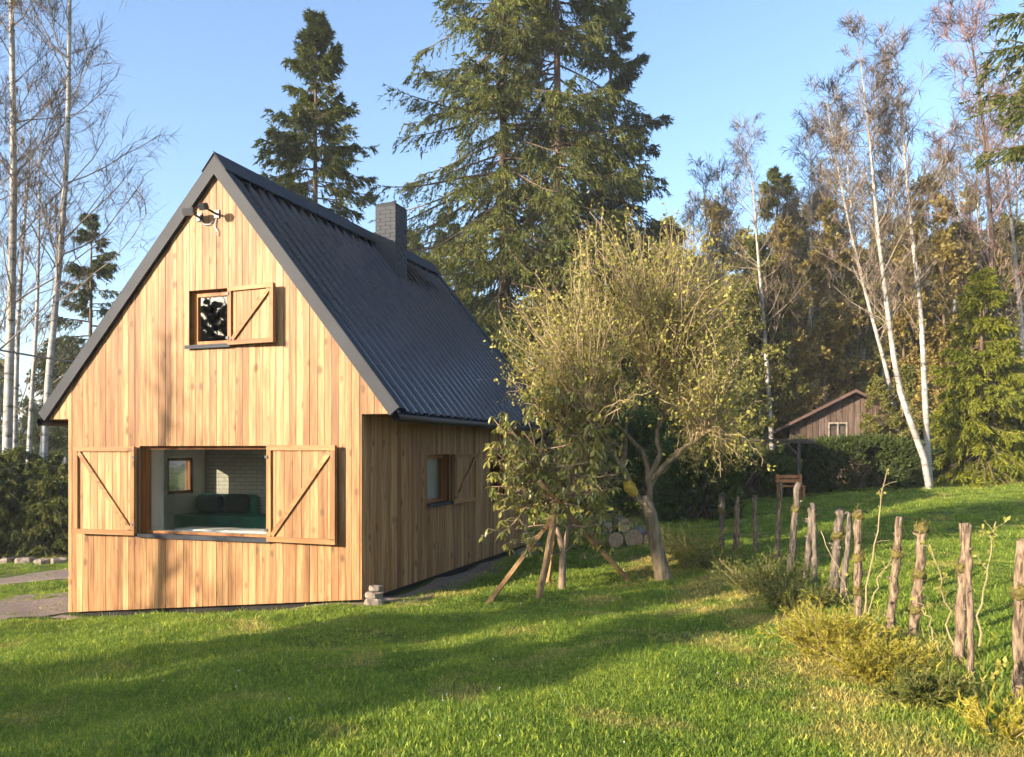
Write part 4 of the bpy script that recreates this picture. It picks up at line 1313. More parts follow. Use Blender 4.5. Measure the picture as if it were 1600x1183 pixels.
# ------------------------------------------------------------------ rhododendron with its stakes
def rhodo():
    rng = np.random.default_rng(91)
    Y = 11.9
    base = np.array([at(878, Y), Y, gz1(at(878, Y), Y) - 0.05])
    st, lf = MB(), MB()
    tr = px_pts([(878, 925, Y), (879, 880, Y), (880, 860, Y), (868, 815, Y), (862, 780, Y), (850, 740, Y)])
    tr[0, 2] = base[2]
    tubes(st, tr[None], np.array([[0.055, 0.05, 0.05, 0.03, 0.024, 0.02]]), 8)
    t2 = px_pts([(880, 862, Y), (890, 820, Y), (886, 780, Y + .1), (892, 740, Y + .1), (900, 690, Y + .2)])
    tubes(st, t2[None], np.array([[0.04, 0.032, 0.026, 0.022, 0.016]]), 8)
    nodes = np.vstack([tr[2:], t2[1:]])
    n = 128
    tg = []
    while len(tg) < n:
        px, py = rng.uniform(765, 985), rng.uniform(600, 865)
        if ((px - 868) / 112) ** 2 + ((py - 722) / 135) ** 2 > 1:
            continue
        if py > 800 and rng.uniform() < 0.6:
            continue
        y = Y + rng.uniform(-0.8, 0.7)
        tg.append((at(px, y), y, up(py, y)))
    tg += [tuple(q) for q in px_pts([(762, 720, Y - .3), (770, 740, Y - .2), (762, 826, Y - .3), (782, 835, Y - .3), (790, 850, Y - .2), (768, 650, Y), (960, 820, Y), (985, 815, Y - .2), (940, 850, Y), (925, 800, Y)])]
    tg = np.array(tg)
    n = len(tg)
    dist = np.linalg.norm(tg[:, None] - nodes[None], axis=-1) + rng.uniform(0, 0.35, (n, len(nodes)))
    p0 = nodes[dist.argmin(1)]
    ctrl = p0 * 0.5 + tg * 0.5 + np.stack([rng.normal(0, 0.08, n), rng.normal(0, 0.08, n), rng.normal(-0.06, 0.1, n)], 1)
    B = bez(p0, ctrl, tg, 7)
    B[:, 1:-1] += rng.normal(0, 0.015, (n, 5, 3))
    tubes(st, B, np.linspace(0.014, 0.006, 7)[None] * rng.uniform(0.8, 1.2, n)[:, None], 4)
    # side twigs
    p2, d2, i2, _ = kids(B, 4, 0.4, 0.95, 0.8, rng)
    b2 = grow(p2, d2, rng.uniform(0.1, 0.3, len(p2)), 4, rng, 0.15, 0.03)
    tubes(st, b2, 0.004, 3)
    ends = np.concatenate([tg, b2[:, -1]])
    dirs = np.concatenate([unit(B[:, -1] - B[:, -2]), unit(b2[:, -1] - b2[:, -2])])
    # one shared leaf: folded blade along +x, tip drooping
    lv = np.array([(0, 0, 0), (0.3, 0.15, 0.05), (0.3, 0, -0.01), (0.3, -0.15, 0.05), (0.7, 0.15, -0.0), (0.7, 0, -0.06), (0.7, -0.15, -0.0), (1, 0, -0.16)], float)
    lf3 = [(0, 2, 1), (0, 3, 2), (4, 5, 7), (5, 6, 7)]
    lf4 = [(1, 2, 5, 4), (2, 3, 6, 5)]
    leaf_me = MB().add(lv, lf4, lf3).mesh('leaf', True)
    leaf_me.materials.append(M['rholeaf'])
    e = tree_thing('rhododendron', tuple(base), [], 'loose rhododendron with drooping broad leaves tied between wooden stakes', 'shrub')
    for mb_ in (st,):
        mb_.v = [v - base for v in mb_.v]
    link('stems', st.mesh('stems', True), 'rhstem', e)
    rest = MB()
    cnt = 0
    order = rng.permutation(len(ends))
    for j in order:
        c = ends[j] - base
        m = rng.integers(4, 8)
        a0 = rng.uniform(0, 6.28)
        for i in range(m):
            az = a0 + i * 6.283 / m + rng.normal(0, 0.25)
            el = rng.normal(-0.75, 0.38)
            L = rng.uniform(0.08, 0.145)
            R = Matrix.Rotation(az, 4, 'Z') @ Matrix.Rotation(-el, 4, 'Y') @ Matrix.Rotation(rng.normal(0, 0.4), 4, 'X')
            if cnt < 300:
                o = bpy.data.objects.new('leaf', leaf_me)
                o.matrix_local = Matrix.Translation(c) @ R @ Matrix.Scale(L, 4)
                C.objects.link(o)
                o.parent = e
                cnt += 1
            else:
                A = np.array(R.to_3x3())
                rest.add(lv @ A.T * L + c, lf4, lf3)
    o = link('foliage', rest.mesh('foliage', True), 'rholeaf', e)
    o['kind'] = 'stuff'
rhodo()

def pole(name, a, b, r, m, label, cat, group=None, sides=4, taper=1.0):
    a, b = np.array(a), np.array(b)
    mb = MB()
    k = 6
    P = a[None] + (b - a)[None] * np.linspace(0, 1, k)[:, None]
    P[1:-1] += np.random.default_rng(int(abs(a[0]) * 997)).normal(0, 0.006, (k - 2, 3))
    tubes(mb, (P - a)[None], (r * np.linspace(1, taper, k))[None], sides)
    mb.ng.append(list(range(sides - 1, -1, -1)))
    o = mb.build(name, m, None, sides > 5)
    o.location = a
    return tag(o, label, cat, group)
X = 11.55
sg = 'stakes propping the rhododendron'
def gpt(px, y, sink=0.05):
    x = at(px, y)
    return (x, y, gz1(x, y) - sink)
pole('wooden_stake', gpt(757, 10.95), (at(905, 12.0), 12.0, up(755, 12.0)), 0.042, 'stake', 'long stake leaning right from the leftmost foot', 'stake', sg)
pole('wooden_stake', gpt(841, 10.95), (at(871, X), X, up(792, X)), 0.048, 'stake', 'bright short stake standing nearest the camera under the rhododendron', 'stake', sg)
pole('wooden_stake', gpt(988, 12.4), (at(842, X - .2), X - .2, up(752, X - .2)), 0.04, 'stake', 'dark stake leaning left from the foot beside the tree trunk', 'stake', sg)
pole('wooden_stake', gpt(856, 12.6), (at(873, X + .15), X + .15, up(795, X + .15)), 0.04, 'stake', 'stake at the back of the four, mostly hidden by the bright one', 'stake', sg)

# ------------------------------------------------------------------ log pile
Yl = 16.6
lx0 = at(978, Yl)
lz = gz1(lx0, Yl)
ll = ['large log at the right bottom of the pile, end facing out', 'log at the left bottom of the pile', 'log on top of the pile, in the middle', 'thin log on the left top of the pile', 'log lying behind at the right of the pile']
for i, (dx, dz, r) in enumerate([(0.16, 0.2, 0.19), (-0.2, 0.17, 0.155), (-0.04, 0.47, 0.14), (-0.36, 0.42, 0.12), (0.50, 0.17, 0.15)]):
    e = empty('firewood_log', (lx0 + dx, Yl, lz + dz), 0.12 * (i - 2))
    tag(e, ll[i], 'log', 'logs beside the house')
    rg = np.random.default_rng(200 + i)
    mb = MB()
    P = np.array([[(0, t, 0) for t in np.linspace(0, 0.9, 5)]], float)
    tubes(mb, P, r * rg.uniform(0.96, 1.04, 5)[None], 14)
    mb.ng = []
    mb.build('bark', 'postgrey', e, True)
    ang = np.linspace(0, 2 * math.pi, 14, endpoint=False)
    MB().add([(math.cos(t) * r * 0.985, 0.004, math.sin(t) * r * 0.985) for t in ang], None, None, [list(range(14))]).build('cut_end', 'logend', e)

# ------------------------------------------------------------------ fence of rough posts
PG = 'rough fence posts along the lawn edge'
posts = [  # px at base, py base, px top, py top, width px, moss, material, label
    (1592, 1105, 1596, 843, 26, 1, 'post', 'thick rough post at the right edge of the picture'),
    (1519, 1068, 1516, 822, 14, 0, 'post', 'slim straight post leaning against a thicker post, second from right'),
    (1496, 1042, 1506, 818, 22, 1, 'post', 'thick flaky post next to the slim straight one'),
    (1424, 1000, 1436, 818, 20, 2, 'post', 'post with thick moss on its head and side'),
    (1390, 990, 1402, 808, 17, 1, 'post', 'clean cut pale post with one moss ring near its top'),
    (1342, 972, 1346, 800, 16, 2, 'post', 'post with mossy cap and two mossy rings'),
    (1316, 948, 1326, 800, 12, 0, 'postgrey', 'thin grey post just left of the mossy capped one'),
    (1300, 938, 1310, 797, 19, 2, 'postgrey', 'stout grey post with mossy dark foot'),
    (1273, 918, 1272, 789, 11, 0, 'postgrey', 'right one of a pair of thin grey posts'),
    (1258, 915, 1264, 795, 13, 0, 'postgrey', 'left one of a pair of thin grey posts, dark and knobbly'),
    (1233, 892, 1249, 755, 14, 1, 'postgrey', 'tall bent grey post below the orange bench'),
    (1213, 875, 1219, 753, 10, 0, 'post', 'tall straight thin post with the highest flat top'),
    (1182, 862, 1180, 776, 10, 0, 'post', 'short crooked post, fourth from the far end'),
    (1152, 862, 1153, 776, 9, 0, 'post', 'pale knobbly post, third from the far end'),
    (1146, 862, 1150, 785, 7, 0, 'post', 'thin post half hidden behind the pale knobbly post'),
    (1127, 862, 1131, 770, 11, 1, 'postgrey', 'farthest post of the row beside the dark bushes'),
]
for i, (bx, by, tx, ty, wpx, moss, m, lab) in enumerate(posts):
    # distance from where the post's foot meets the ground
    y = 6.0
    for _ in range(40):
        y = 0.5 * y + 0.5 * (EYE - gz1(at(bx, y), y)) * FPX / (by - HY)
    x = at(bx, y)
    zb, zt = gz1(x, y) - 0.12, up(ty, y)
    rg = np.random.default_rng(300 + i)
    e = empty('fence_post', (x, y, zb))
    tag(e, lab, 'fence post', PG)
    r = wpx / FPX * y / 2 * 0.74
    k = 16
    tt = np.linspace(0, 1, k)
    top = np.array([at(tx, y) - x, rg.normal(0, 0.04), zt - zb])
    P = tt[:, None] * top[None]
    P[1:-1, :2] += np.cumsum(rg.normal(0, 0.012 * (r / 0.04), (k - 2, 2)), 0) * 0.25 + rg.normal(0, 0.004, (k - 2, 2))
    sides = 10
    mb = MB()
    rad = r * (1.12 - 0.22 * tt) * rg.uniform(0.86, 1.12, k)
    tubes(mb, P[None], rad[None], sides)
    v = mb.v[0].reshape(-1, 3)
    v += rg.normal(0, r * 0.07, v.shape)
    v[-sides:, 2] += rg.uniform(-0.03, 0.03, sides)     # broken top
    mb.v[0] = v
    # knots and branch stubs
    for _ in range(5):
        q, dq = along(P[None], np.array([rg.uniform(0.15, 0.95)]))
        az = rg.uniform(0, 6.28)
        dv = np.array([math.cos(az), math.sin(az), rg.uniform(0.1, 0.6)])
        tubes(mb, (q[0] + dv * np.array([0.5, 1.25, 1.7])[:, None] * r)[None], np.array([[r * 0.45, r * 0.35, r * 0.2]]), 5)
    mb.build('post', m, e, True)
    spots = {0: [], 1: [0.72], 2: [0.97, 0.62, 0.35]}[moss]
    if i == 7:
        spots = [0.12, 0.2, 0.75]
    for sp_ in spots:
        mm = MB()
        q, dq = along(P[None], np.array([sp_ - 0.04]))
        q2, _ = along(P[None], np.array([min(sp_ + 0.04, 0.999)]))
        L = np.linspace(0, 1, 6)[:, None]
        seg = q[0] * (1 - L) + q2[0] * L
        tubes(mm, seg[None], (r * np.array([0.9, 1.35, 1.5, 1.45, 1.3, 0.8]))[None], 10)
        vv = mm.v[0].reshape(-1, 3)
        vv += rg.normal(0, r * 0.2, vv.shape)
        mm.v[0] = vv
        needles(mm, np.repeat(seg[None], 40, 0) + rg.normal(0, r * 0.75, (40, 1, 3)), 4, 0.03, 0.008, rg, 1.0)
        mm.build('moss', 'moss', e, False)

# bare saplings and bramble stems along the fence
BG = 'thin stems growing along the fence'
def stem(name, pts, label, seed, r=0.006, lf=0, m='shoot'):
    rg = np.random.default_rng(seed)
    P = np.array(pts)
    org = P[0].copy()
    s = np.linspace(0, 1, len(P))
    ss = np.linspace(0, 1, 12)
    Q = np.stack([np.interp(ss, s, P[:, j]) for j in range(3)], 1) - org
    Q[1:-1] += rg.normal(0, 0.012, (10, 3))
    mb = MB()
    tubes(mb, Q[None], (r * np.linspace(1.2, 0.5, 12))[None], 5)
    p, d, i_, t_ = kids(Q[None], 5, 0.4, 1.0, 0.8, rg)
    b = grow(p, d, rg.uniform(0.05, 0.16, 5), 4, rg, 0.15, 0.03)
    tubes(mb, b, r * 0.4, 3)
    e = empty(name, tuple(org))
    tag(e, label, 'sapling', BG)
    mb.build('stem', m, e)
    if lf:
        lm_ = MB()
        p, d, _, _ = kids(np.concatenate([b, np.repeat(Q[None, 6::1][:, :4], 1, 0)]), lf, 0.3, 1.0, 0.8, rg)
        leaves(lm_, p, d, np.full(len(p), 0.04), rg, 0.6)
        q, d, _, _ = kids(Q[None], lf * 2, 0.5, 1.0, 0.9, rg)
        leaves(lm_, q, d, np.full(len(q), 0.045), rg, 0.6)
        lm_.build('foliage', 'youngleaf', e)
def sp3(lst):
    return [(at(px, y), y, up(py, y)) for px, py, y in lst]
stem('sapling', sp3([(1350, 965, 7.9), (1362, 880, 7.9), (1376, 800, 7.9), (1386, 735, 7.9)]), 'tall thin bare stem beside the mossy capped post', 1, 0.007, 2)
stem('sapling', sp3([(1530, 1010, 6.2), (1538, 930, 6.2), (1548, 860, 6.2), (1556, 815, 6.2)]), 'leaf tipped stem right of the slim straight post', 2, 0.006, 5)
stem('sapling', sp3([(1492, 1040, 6.5), (1480, 960, 6.6), (1468, 900, 6.7), (1452, 850, 6.8)]), 'arching leafy stem between the mossy head and flaky posts', 3, 0.006, 6)
stem('sapling', sp3([(1470, 1025, 6.6), (1450, 970, 6.7), (1432, 930, 6.9)]), 'short stem arching left at the foot of the mossy headed post', 4, 0.005, 2)
stem('sapling', sp3([(1356, 960, 7.8), (1375, 900, 7.8), (1400, 860, 7.8)]), 'stem leaning right between two mossy posts', 5, 0.005, 2)
stem('sapling', sp3([(1545, 1160, 5.1), (1548, 1100, 5.1), (1556, 1060, 5.1), (1562, 1040, 5.1)]), 'yellowish seedling stem at the bottom right corner', 6, 0.006, 5, 'feather')
stem('sapling', sp3([(1283, 830, 8.6), (1300, 870, 8.4), (1316, 900, 8.2), (1330, 950, 8.0)]), 'bramble stem hanging between the grey posts', 7, 0.004, 1)

# feathery yellow-green shrubs at the foot of the fence
def feather(px, py, wpx, hpx, seed, label, m, n=70):
    y = 6.0
    for _ in range(40):
        y = 0.5 * y + 0.5 * (EYE - gz1(at(px, y), y)) * FPX / (py - HY)
    x = at(px, y)
    rg = np.random.default_rng(seed)
    R, Hh = wpx / FPX * y / 2, hpx / FPX * y
    az = rg.uniform(0, 6.28, n)
    rr_ = R * np.sqrt(rg.uniform(0, 1, n))
    p0 = np.stack([np.cos(az) * rr_ * 0.5, np.sin(az) * rr_ * 0.4, np.full(n, -0.03)], 1)
    d = np.stack([np.cos(az) * rr_ / R * 0.9, np.sin(az) * rr_ / R * 0.9, np.full(n, 0.9)], 1) + rg.normal(0, 0.15, (n, 3))
    L = Hh * rg.uniform(0.6, 1.25, n)
    st = grow(p0, d, L, 6, rg, 0.1, [0, 0, -0.03, -0.06, -0.1])
    a, b = MB(), MB()
    tubes(a, st, np.linspace(0.004, 0.0015, 6)[None], 3)
    p, dd, i_, t_ = kids(st, 7, 0.15, 0.95, 0.7, rg)
    b2 = grow(p, dd, L[i_] * 0.3 * rg.uniform(0.5, 1.2, len(p)), 4, rg, 0.12, -0.02)
    needles(b, b2, 12, 0.038, 0.010, rg, 0.8)
    needles(b, st, 10, 0.035, 0.007, rg, 0.8, 0.3)
    return tree_thing('feathery_shrub', (x, y, gz1(x, y)), [('stems', a.mesh('stems'), 'shoot'), ('foliage', b.mesh('foliage'), m)], label, 'shrub', 'low shrubs along the fence')
feather(1298, 1020, 120, 75, 1, 'bright yellow feathery shrub in front of the mossy capped post', 'feather', 110)
feather(1375, 1060, 130, 65, 2, 'yellow green low shrub right of the brightest one', 'feather', 90)
feather(1085, 885, 90, 62, 3, 'yellow shrub at the far end beside the round tree trunk', 'feather', 70)
feather(1122, 892, 70, 40, 4, 'low olive shrub at the foot of the farthest posts', 'feather_dk', 60)
feather(1200, 930, 130, 62, 5, 'dark green low shrub under the tall thin post', 'feather_dk', 110)
feather(1245, 950, 110, 48, 6, 'green brown tuft below the pair of grey posts', 'feather_dk', 80)
feather(1450, 1100, 110, 55, 7, 'small yellow green shrub below the flaky post', 'feather_dk', 70)
feather(1062, 868, 60, 50, 8, 'small green shrub right against the round tree trunk', 'feather_dk', 60)
feather(1560, 1150, 90, 80, 9, 'sprawling yellow seedlings in the bottom right corner', 'feather', 26)

# ------------------------------------------------------------------ garden buildings behind the hedge
ct = empty('garden_cottage', (at(1335, 32.6), 32.6, gz1(at(1335, 32.6), 32.6)), -0.25)
tag(ct, 'brown boarded garden cottage with shallow red roof behind the hedge', 'house')
cw, chh, apex_ = 2.45, up(664, 32.6) - gz1(at(1335, 32.6), 32.6), up(614, 32.6) - gz1(at(1335, 32.6), 32.6)
nb_ = 22
for i in range(nb_):
    a, b = -cw + 2 * cw * i / nb_, -cw + 2 * cw * (i + 1) / nb_ - 0.02
    f = lambda q: apex_ - (apex_ - chh) * abs(q) / cw - 0.05
    if i >= 7 and i <= 9:
        pm = MB().prism([(a, 0), (b, 0), (b, 1.65), (a, 1.65)], 0, 0.04).prism([(a, 2.45), (b, 2.45), (b, f(b)), (a, f(a))], 0, 0.04)
    else:
        pm = MB().prism([(a, 0), (b, 0), (b, f(b)), (a, f(a))], 0, 0.04)
    pm.build('plank', 'brownboard', ct)
MB().box(-cw, cw, 0.06, 4.0, 0, chh - 0.05).build('wall', 'brownboard', ct)
for sd in (1, -1):
    e1 = cw + 0.75
    zz = apex_ - (apex_ - chh) * e1 / cw
    poly = [(0, apex_), (sd * e1, zz), (sd * e1, zz + 0.12), (0, apex_ + 0.12)]
    MB().prism(poly if sd > 0 else poly[::-1], -0.45, 4.4).build('roof', 'redroof', ct)
wn = MB().box(-0.99, -0.26, -0.03, 0.0, 1.65, 1.71).box(-0.99, -0.26, -0.03, 0.0, 2.39, 2.45).box(-0.99, -0.93, -0.03, 0.0, 1.71, 2.39).box(-0.32, -0.26, -0.03, 0.0, 1.71, 2.39).box(-0.655, -0.595, -0.03, 0.0, 1.71, 2.39).build('window', 'stone', ct)
MB().box(-0.93, -0.32, -0.012, -0.006, 1.71, 2.39).build('pane', 'glass', wn)
MB().box(0.5, 0.56, -0.03, -0.004, 1.6, 2.45).box(1.1, 1.16, -0.03, -0.004, 1.6, 2.45).box(0.56, 1.1, -0.03, -0.004, 2.39, 2.45).box(0.56, 1.1, -0.02, -0.004, 1.6, 2.39).build('window', 'darkwood', ct)

pg = empty('garden_shelter', (at(1248, 27), 27, gz1(at(1248, 27), 27)))
tag(pg, 'dark flat roofed garden shelter on a braced post beside the hedge', 'shelter')
zt = up(688, 27) - pg.location.z
MB().box(-0.045, 0.045, -0.045, 0.045, 0, zt - 0.1).build('post', 'darkwood', pg)
MB().box(-1.25, 0.55, -0.08, 2.2, zt - 0.02, zt + 0.04).build('roof', 'darkwood', pg)
MB().box(-1.2, 0.5, -0.05, 0.05, zt - 0.1, zt - 0.024).build('beam', 'darkwood', pg)
MB().box(-0.03, 0.03, -0.04, 0.04, -0.3, 0.3, Matrix.Translation((-0.2, 0, zt - 0.3)) @ Matrix.Rotation(math.radians(-45), 4, 'Y')).build('brace', 'darkwood', pg)
bn = empty('garden_bench', (at(1236, 26.2), 26.2, gz1(at(1236, 26.2), 26.2)))
tag(bn, 'small orange wooden bench under the garden shelter', 'bench')
for i in range(3):
    MB().box(-0.42, 0.42, 0.12 * i - 0.18, 0.12 * i - 0.08, 0.42, 0.46).build('seat_slat', 'orangewood', bn)
for i in range(2):
    MB().box(-0.42, 0.42, 0.2, 0.24, 0.55 + 0.14 * i, 0.65 + 0.14 * i).build('back_slat', 'orangewood', bn)
for sx in (-0.36, 0.36):
    MB().box(sx - 0.03, sx + 0.03, -0.16, -0.1, 0, 0.418).build('leg', 'orangewood', bn)
    MB().box(sx - 0.03, sx + 0.03, 0.14, 0.198, 0, 0.82).build('leg', 'orangewood', bn)
sh = empty('garden_shed', (at(1482, 34), 34, gz1(at(1482, 34), 34)))
tag(sh, 'low shed with blue grey roof and dark opening behind the birch clump', 'shed')
zr = up(682, 34) - sh.location.z
MB().box(-0.75, 0.75, 0, 0.05, 0, 0.62).build('wall', 'white', sh)
MB().box(-0.75, -0.7, 0.06, 1.6, 0, zr - 0.3).box(0.7, 0.75, 0.06, 1.6, 0, zr - 0.3).box(-0.7, 0.7, 1.5, 1.6, 0, zr - 0.1).build('wall', 'darkwood', sh)
MB().add([(-0.95, -0.3, zr - 0.28), (0.95, -0.3, zr - 0.28), (0.95, 1.8, zr + 0.35), (-0.95, 1.8, zr + 0.35), (-0.95, -0.3, zr - 0.22), (0.95, -0.3, zr - 0.22), (0.95, 1.8, zr + 0.41), (-0.95, 1.8, zr + 0.41)],
         [(3, 2, 1, 0), (4, 5, 6, 7), (0, 1, 5, 4), (2, 3, 7, 6), (1, 2, 6, 5), (3, 0, 4, 7)]).build('roof', 'blueroof', sh)
# small red roof peeping out left of the house
rs = empty('distant_shed', (at(104, 40), 40, gz1(at(104, 40), 40)))
tag(rs, 'dark distant shed half hidden behind the house on the left', 'shed')
zr = up(735, 40) - rs.location.z
MB().box(-0.9, 2.0, 0, 2.5, 0, zr - 0.3).build('wall', 'white', rs)
MB().prism([(-1.3, zr - 0.45), (0.6, zr + 0.35), (0.6, zr + 0.45), (-1.3, zr - 0.35)], -0.4, 2.9).prism([(0.6, zr + 0.35), (2.5, zr - 0.45), (2.5, zr - 0.35), (0.6, zr + 0.45)], -0.4, 2.9).build('roof', 'redroof', rs)

# overhead cable and low rope on the left
def cable(name, a, b, sag, r, m, label, cat):
    t = np.linspace(0, 1, 20)
    a, b = np.array(a), np.array(b)
    P = a[None] * (1 - t[:, None]) + b[None] * t[:, None]
    P[:, 2] -= sag * 4 * t * (1 - t)
    mb = MB()
    tubes(mb, (P - a)[None], r, 5)
    o = mb.build(name, m)
    o.location = a
    return tag(o, label, cat)
cable('overhead_cable', (at(-500, 17), 17, up(430, 17)), hw(EL + 0.4, 3.2, 3.6), 0.25, 0.02, 'black', 'black overhead cable running to the left roof edge', 'cable')
cable('rope_barrier', (at(-120, 14.6), 14.6, up(921, 14.6)), hw(WL - 0.01, 1.2, 0.05), 0.03, 0.006, 'stone', 'thin pale rope crossing the driveway left of the house', 'rope')

# ------------------------------------------------------------------ trees out of frame on the left, source of the shadows on lawn and boards
def by_sun(s, q):
    t = np.array([math.sin(SUN_AZ), math.cos(SUN_AZ)])
    p = np.array([-t[1], t[0]])
    v = t * s + p * q
    return float(v[0]), float(v[1])
def shade_spruce(s, q, h, r, seed, label, **kw):
    x, y = by_sun(s, q)
    a, b = spruce_meshes(h, r, seed, nb=150, nbl=30, nn=14, nlen=0.16, nwid=0.05, tr=0.15, base=0.02, **kw)
    tree_thing('spruce_tree', (x, y, gz1(x, y) - 0.1), [('trunk', a, 'bark_dark'), ('crown', b, 'spruce')], label, group='spruces')
shade_spruce(-15, 8.0, 8.5, 3.2, 101, 'spruce left of the view shading the lawn')
shade_spruce(-24, 8.6, 14, 2.0, 102, 'spruce further left of the view shading the lawn')
shade_spruce(-12.0, 5.9, 6.4, 2.5, 103, 'small spruce left of the view shading the near lawn')
def shade_birch(s, q, h, r0, seed, label, **kw):
    x, y = by_sun(s, q)
    a, b, c = bare_tree(straight(h, seed), r0, seed, **kw)
    tree_thing('birch_tree', (x, y, gz1(x, y) - 0.1), [('trunk', a, 'birch'), ('crown', b, 'birchtwig')], label, group='birches left of the view')
shade_birch(-13, 13.7, 8.6, 0.2, 111, 'birch left of the view nearest the house', n1=16, n2=5, n3=4, t0=0.45, spread=0.15)
shade_birch(-24, 12.7, 10, 0.15, 112, 'birch left of the view further from the house', n1=16, n2=5, n3=4, t0=0.45, spread=0.15)

for i, (az, dist, top) in enumerate([(34, 50, 10), (41, 46, 9.5), (47, 52, 11), (52, 45, 9), (56.5, 48, 10.5), (61, 44, 8.5), (66, 50, 10.5), (72, 47, 9.5), (78, 52, 10.5), (85, 50, 10), (92, 48, 10), (99, 55, 11), (26, 52, 10), (18, 50, 10), (53, 62, 13.2), (56, 60, 13.0), (59, 63, 13.6), (62, 61, 12.8), (65, 62, 13.4), (50, 61, 13), (54.5, 58, 12.2), (57.5, 57, 12.4), (60.5, 58, 12.0), (63.5, 57, 12.2), (51.5, 57, 12.4), (48, 59, 12.5)] + [(48 + 1.5 * q, 67 + (q % 3), 13.5 + (q % 2) * 0.7) for q in range(13)]):
    x, y = -4.5 - math.sin(math.radians(az)) * dist, 12.4 - math.cos(math.radians(az)) * dist  # unseen treeline added to block bright sky mirrored in the window panes
    kind = ['dark0', 'leafy1', 'dark1', 'dark0', 'dark1', 'leafy0', 'dark0'][i % 7] if i < 14 else 'dark0'
    h, parts = FOREST[kind]
    tree_thing('spruce_tree' if kind.startswith('dark') else 'deciduous_tree', (x, y, gz1(x, y) - 0.2), parts, 'unseen tree added left of the view, mirrored in the windows to hide sky glare', group='trees added left of the view against window glare', rz=i * 1.7, scale=top * 1.22 / h)

for i, (x, y, h_) in enumerate([(24, 12, 13), (28, 4, 14), (14, -9, 11), (5, -14, 11), (-3, -16, 12), (29, 20, 12)]):
    kind = ['dark1', 'dark0', 'leafy1'][i % 3]  # out-of-view trees added to keep skylight off the right side wall
    h, parts = FOREST[kind]
    tree_thing('spruce_tree' if kind.startswith('dark') else 'deciduous_tree', (x, y, gz1(x, y) - 0.2), parts, 'unseen tree of the wood right of and behind the view, added to cut skylight', group='unseen wood added right of the view', rz=i * 1.3, scale=h_ / h)

# ------------------------------------------------------------------ grass
def tuft_mesh(seed, n=26, rad=0.085, h=0.07, wd=0.0029):
    rg = np.random.default_rng(seed)
    az = rg.uniform(0, 6.28, n)
    rr_ = rad * np.sqrt(rg.uniform(0, 1, n))
    p0 = np.stack([np.cos(az) * rr_, np.sin(az) * rr_, np.full(n, -0.012)], 1)
    lean = rg.normal(0, 0.42, (n, 3))
    lean[:, 2] = 1
    P = grow(p0, unit(lean), h * rg.uniform(0.5, 1.35, n), 4, rg, 0.14, [0, -0.1, -0.3])
    mb = MB()
    tubes(mb, P, (wd * np.array([0.8, 1.0, 0.75, 0.08]))[None] * rg.uniform(0.7, 1.3, n)[:, None], 2)
    me = mb.mesh('tuft')
    me.materials.append(M['grass'])
    return me
tufts = bpy.data.collections.new('grass_tufts')
for i in range(7):
    tufts.objects.link(bpy.data.objects.new('tuft', tuft_mesh(400 + i, n=[26, 30, 24, 34, 22, 28, 16][i], h=[0.026, 0.022, 0.032, 0.020, 0.028, 0.024, 0.05][i])))

def in_house(x, y):
    dx, dy = x + 2.11, y - 11.5
    c, s = math.cos(ROT), math.sin(ROT)
    u_ = dx * c + dy * s
    v_ = -dx * s + dy * c
    return (u_ > WL - 0.12) & (u_ < 0.42) & (v_ > -0.26) & (v_ < LEN + 0.2)
rng = np.random.default_rng(55)
NP = 330000
yy = 2.6 * (30 / 2.6) ** rng.uniform(0, 1, NP) ** 0.95
xx = rng.uniform(-0.80, 0.80, NP) * yy + rng.uniform(-1.2, 1.2, NP)
dens = 0.45 + 0.55 * (np.sin(xx * 1.9 + np.sin(yy * 1.3) * 1.7) * np.sin(yy * 2.1 + np.sin(xx * 1.1)) > -0.55)
keep = rng.uniform(size=NP) < dens
drive = (xx < -6.9) & (((yy > 10.8 + 0.22 * (xx + 16)) & (yy < 14.3 + 0.2 * (xx + 13)) & (xx > -17)) | ((yy > 15.6 + 0.2 * (xx + 20)) & (yy < 18.3 + 0.13 * (xx + 20))))
keep &= ~in_house(xx, yy) & ~(drive & (rng.uniform(size=NP) < 0.965))
xx, yy = xx[keep], yy[keep]
zz = gz(xx, yy)
gm_ = bpy.data.meshes.new('grass')
gm_.vertices.add(len(xx))
gm_.vertices.foreach_set('co', np.stack([xx, yy, zz], 1).ravel())
at_s = gm_.attributes.new('scl', 'FLOAT', 'POINT')
clump = 0.5 + 0.5 * np.sin(xx * 0.9 + 2 * np.sin(yy * 0.7)) * np.sin(yy * 1.1 + 1.5 * np.sin(xx * 0.6))
fence = np.exp(-((xx - 3.35) / 0.35) ** 2) * (yy < 15)
at_s.data.foreach_set('value', (rng.uniform(0.55, 1.15, len(xx)) * (1 + 1.3 * fence) * (0.75 + 0.55 * clump) * (1 + np.clip((yy - 6) / 18, 0, 1) * 0.9)).astype(np.float32))
at_r = gm_.attributes.new('rot', 'FLOAT_VECTOR', 'POINT')
at_r.data.foreach_set('vector', np.stack([rng.normal(0, 0.1, len(xx)), rng.normal(0, 0.1, len(xx)), rng.uniform(0, 6.28, len(xx))], 1).astype(np.float32).ravel())
grass = link('grass', gm_, 'grass')
tag(grass, 'short green spring grass covering the lawn', 'grass', kind='stuff')
ng = bpy.data.node_groups.new('grass_scatter', 'GeometryNodeTree')
ng.interface.new_socket('Geometry', in_out='INPUT', socket_type='NodeSocketGeometry')
ng.interface.new_socket('Geometry', in_out='OUTPUT', socket_type='NodeSocketGeometry')
gi = ng.nodes.new('NodeGroupInput')
go = ng.nodes.new('NodeGroupOutput')
ci = ng.nodes.new('GeometryNodeCollectionInfo')
ci.inputs['Collection'].default_value = tufts
ci.inputs['Separate Children'].default_value = True
ci.inputs['Reset Children'].default_value = True
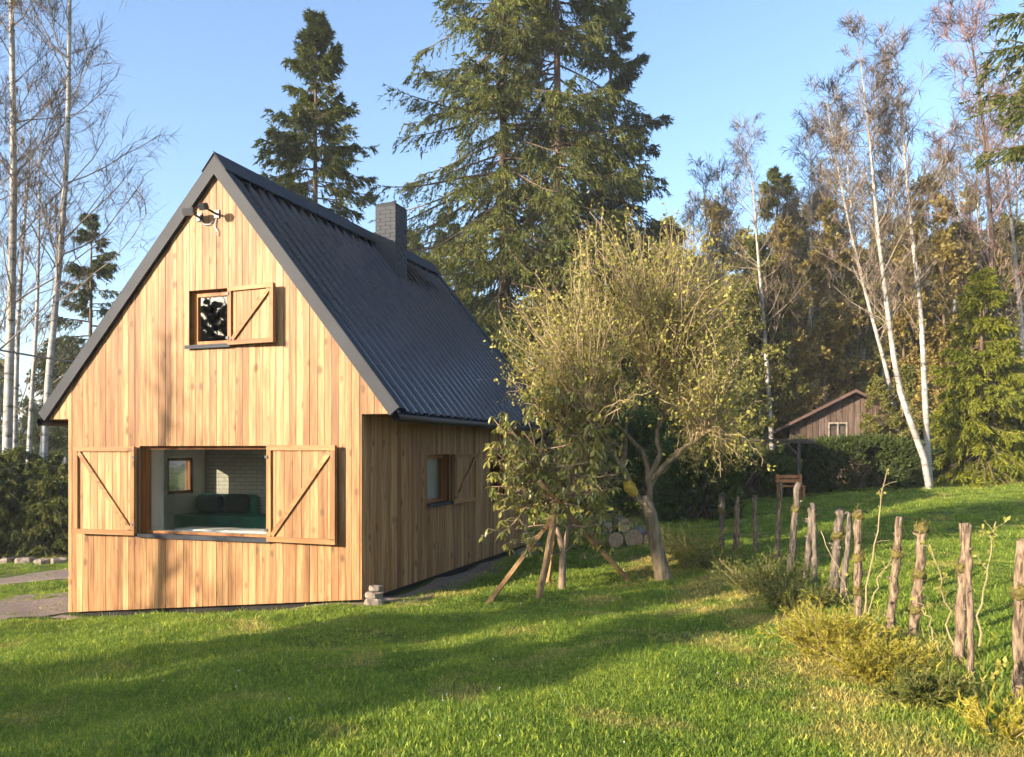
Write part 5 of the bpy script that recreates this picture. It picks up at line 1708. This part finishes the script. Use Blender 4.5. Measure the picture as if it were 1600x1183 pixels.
iop = ng.nodes.new('GeometryNodeInstanceOnPoints')
iop.inputs['Pick Instance'].default_value = True
def named(nm, tp):
    n = ng.nodes.new('GeometryNodeInputNamedAttribute')
    n.data_type = tp
    n.inputs['Name'].default_value = nm
    return n.outputs[0]
e2r = ng.nodes.new('FunctionNodeEulerToRotation')
ng.links.new(named('rot', 'FLOAT_VECTOR'), e2r.inputs[0])
ng.links.new(e2r.outputs[0], iop.inputs['Rotation'])
ng.links.new(named('scl', 'FLOAT'), iop.inputs['Scale'])
m2p = ng.nodes.new('GeometryNodeMeshToPoints')
ng.links.new(gi.outputs[0], m2p.inputs[0])
ng.links.new(m2p.outputs[0], iop.inputs['Points'])
ng.links.new(ci.outputs[0], iop.inputs['Instance'])
ng.links.new(iop.outputs[0], go.inputs[0])
md = grass.modifiers.new('scatter', 'NODES')
md.node_group = ng

# tiny white flowers scattered in the lawn
rng = np.random.default_rng(66)
fm = MB()
nf = 70
fy = rng.uniform(4.5, 14, nf)
fx = rng.uniform(-0.55, 0.6, nf) * fy
ok = ~in_house(fx, fy)
fx, fy = fx[ok], fy[ok]
fz = gz(fx, fy) + rng.uniform(0.03, 0.06, len(fx))
c = np.stack([fx, fy, fz], 1)
for k in range(3):
    d = rng.normal(0, 1, (len(fx), 3))
    leaves(fm, c, unit(d), np.full(len(fx), 0.011), rng, 0.9, 0.2)
fo = fm.build('flowers', 'white')
tag(fo, 'tiny white flowers dotted over the lawn', 'flowers', kind='stuff')

# ------------------------------------------------------------------ light haze of the evening air
hm = MB().box(-930, 930, -930, 930, -13, 37).build('haze', None)
m = bpy.data.materials.new('haze_air')
m.use_nodes = True
t = m.node_tree
t.nodes.remove(t.nodes['Principled BSDF'])
pv = t.nodes.new('ShaderNodeVolumePrincipled')
pv.inputs['Color'].default_value = (0.93, 0.95, 1.0, 1)
pv.inputs['Density'].default_value = 0.0008
pv.inputs['Anisotropy'].default_value = 0.1
t.links.new(pv.outputs[0], t.nodes['Material Output'].inputs['Volume'])
hm.data.materials.append(m)
tag(hm, 'thin pale evening haze between the trees', 'haze', kind='stuff')
S.cycles.volume_bounces = 0
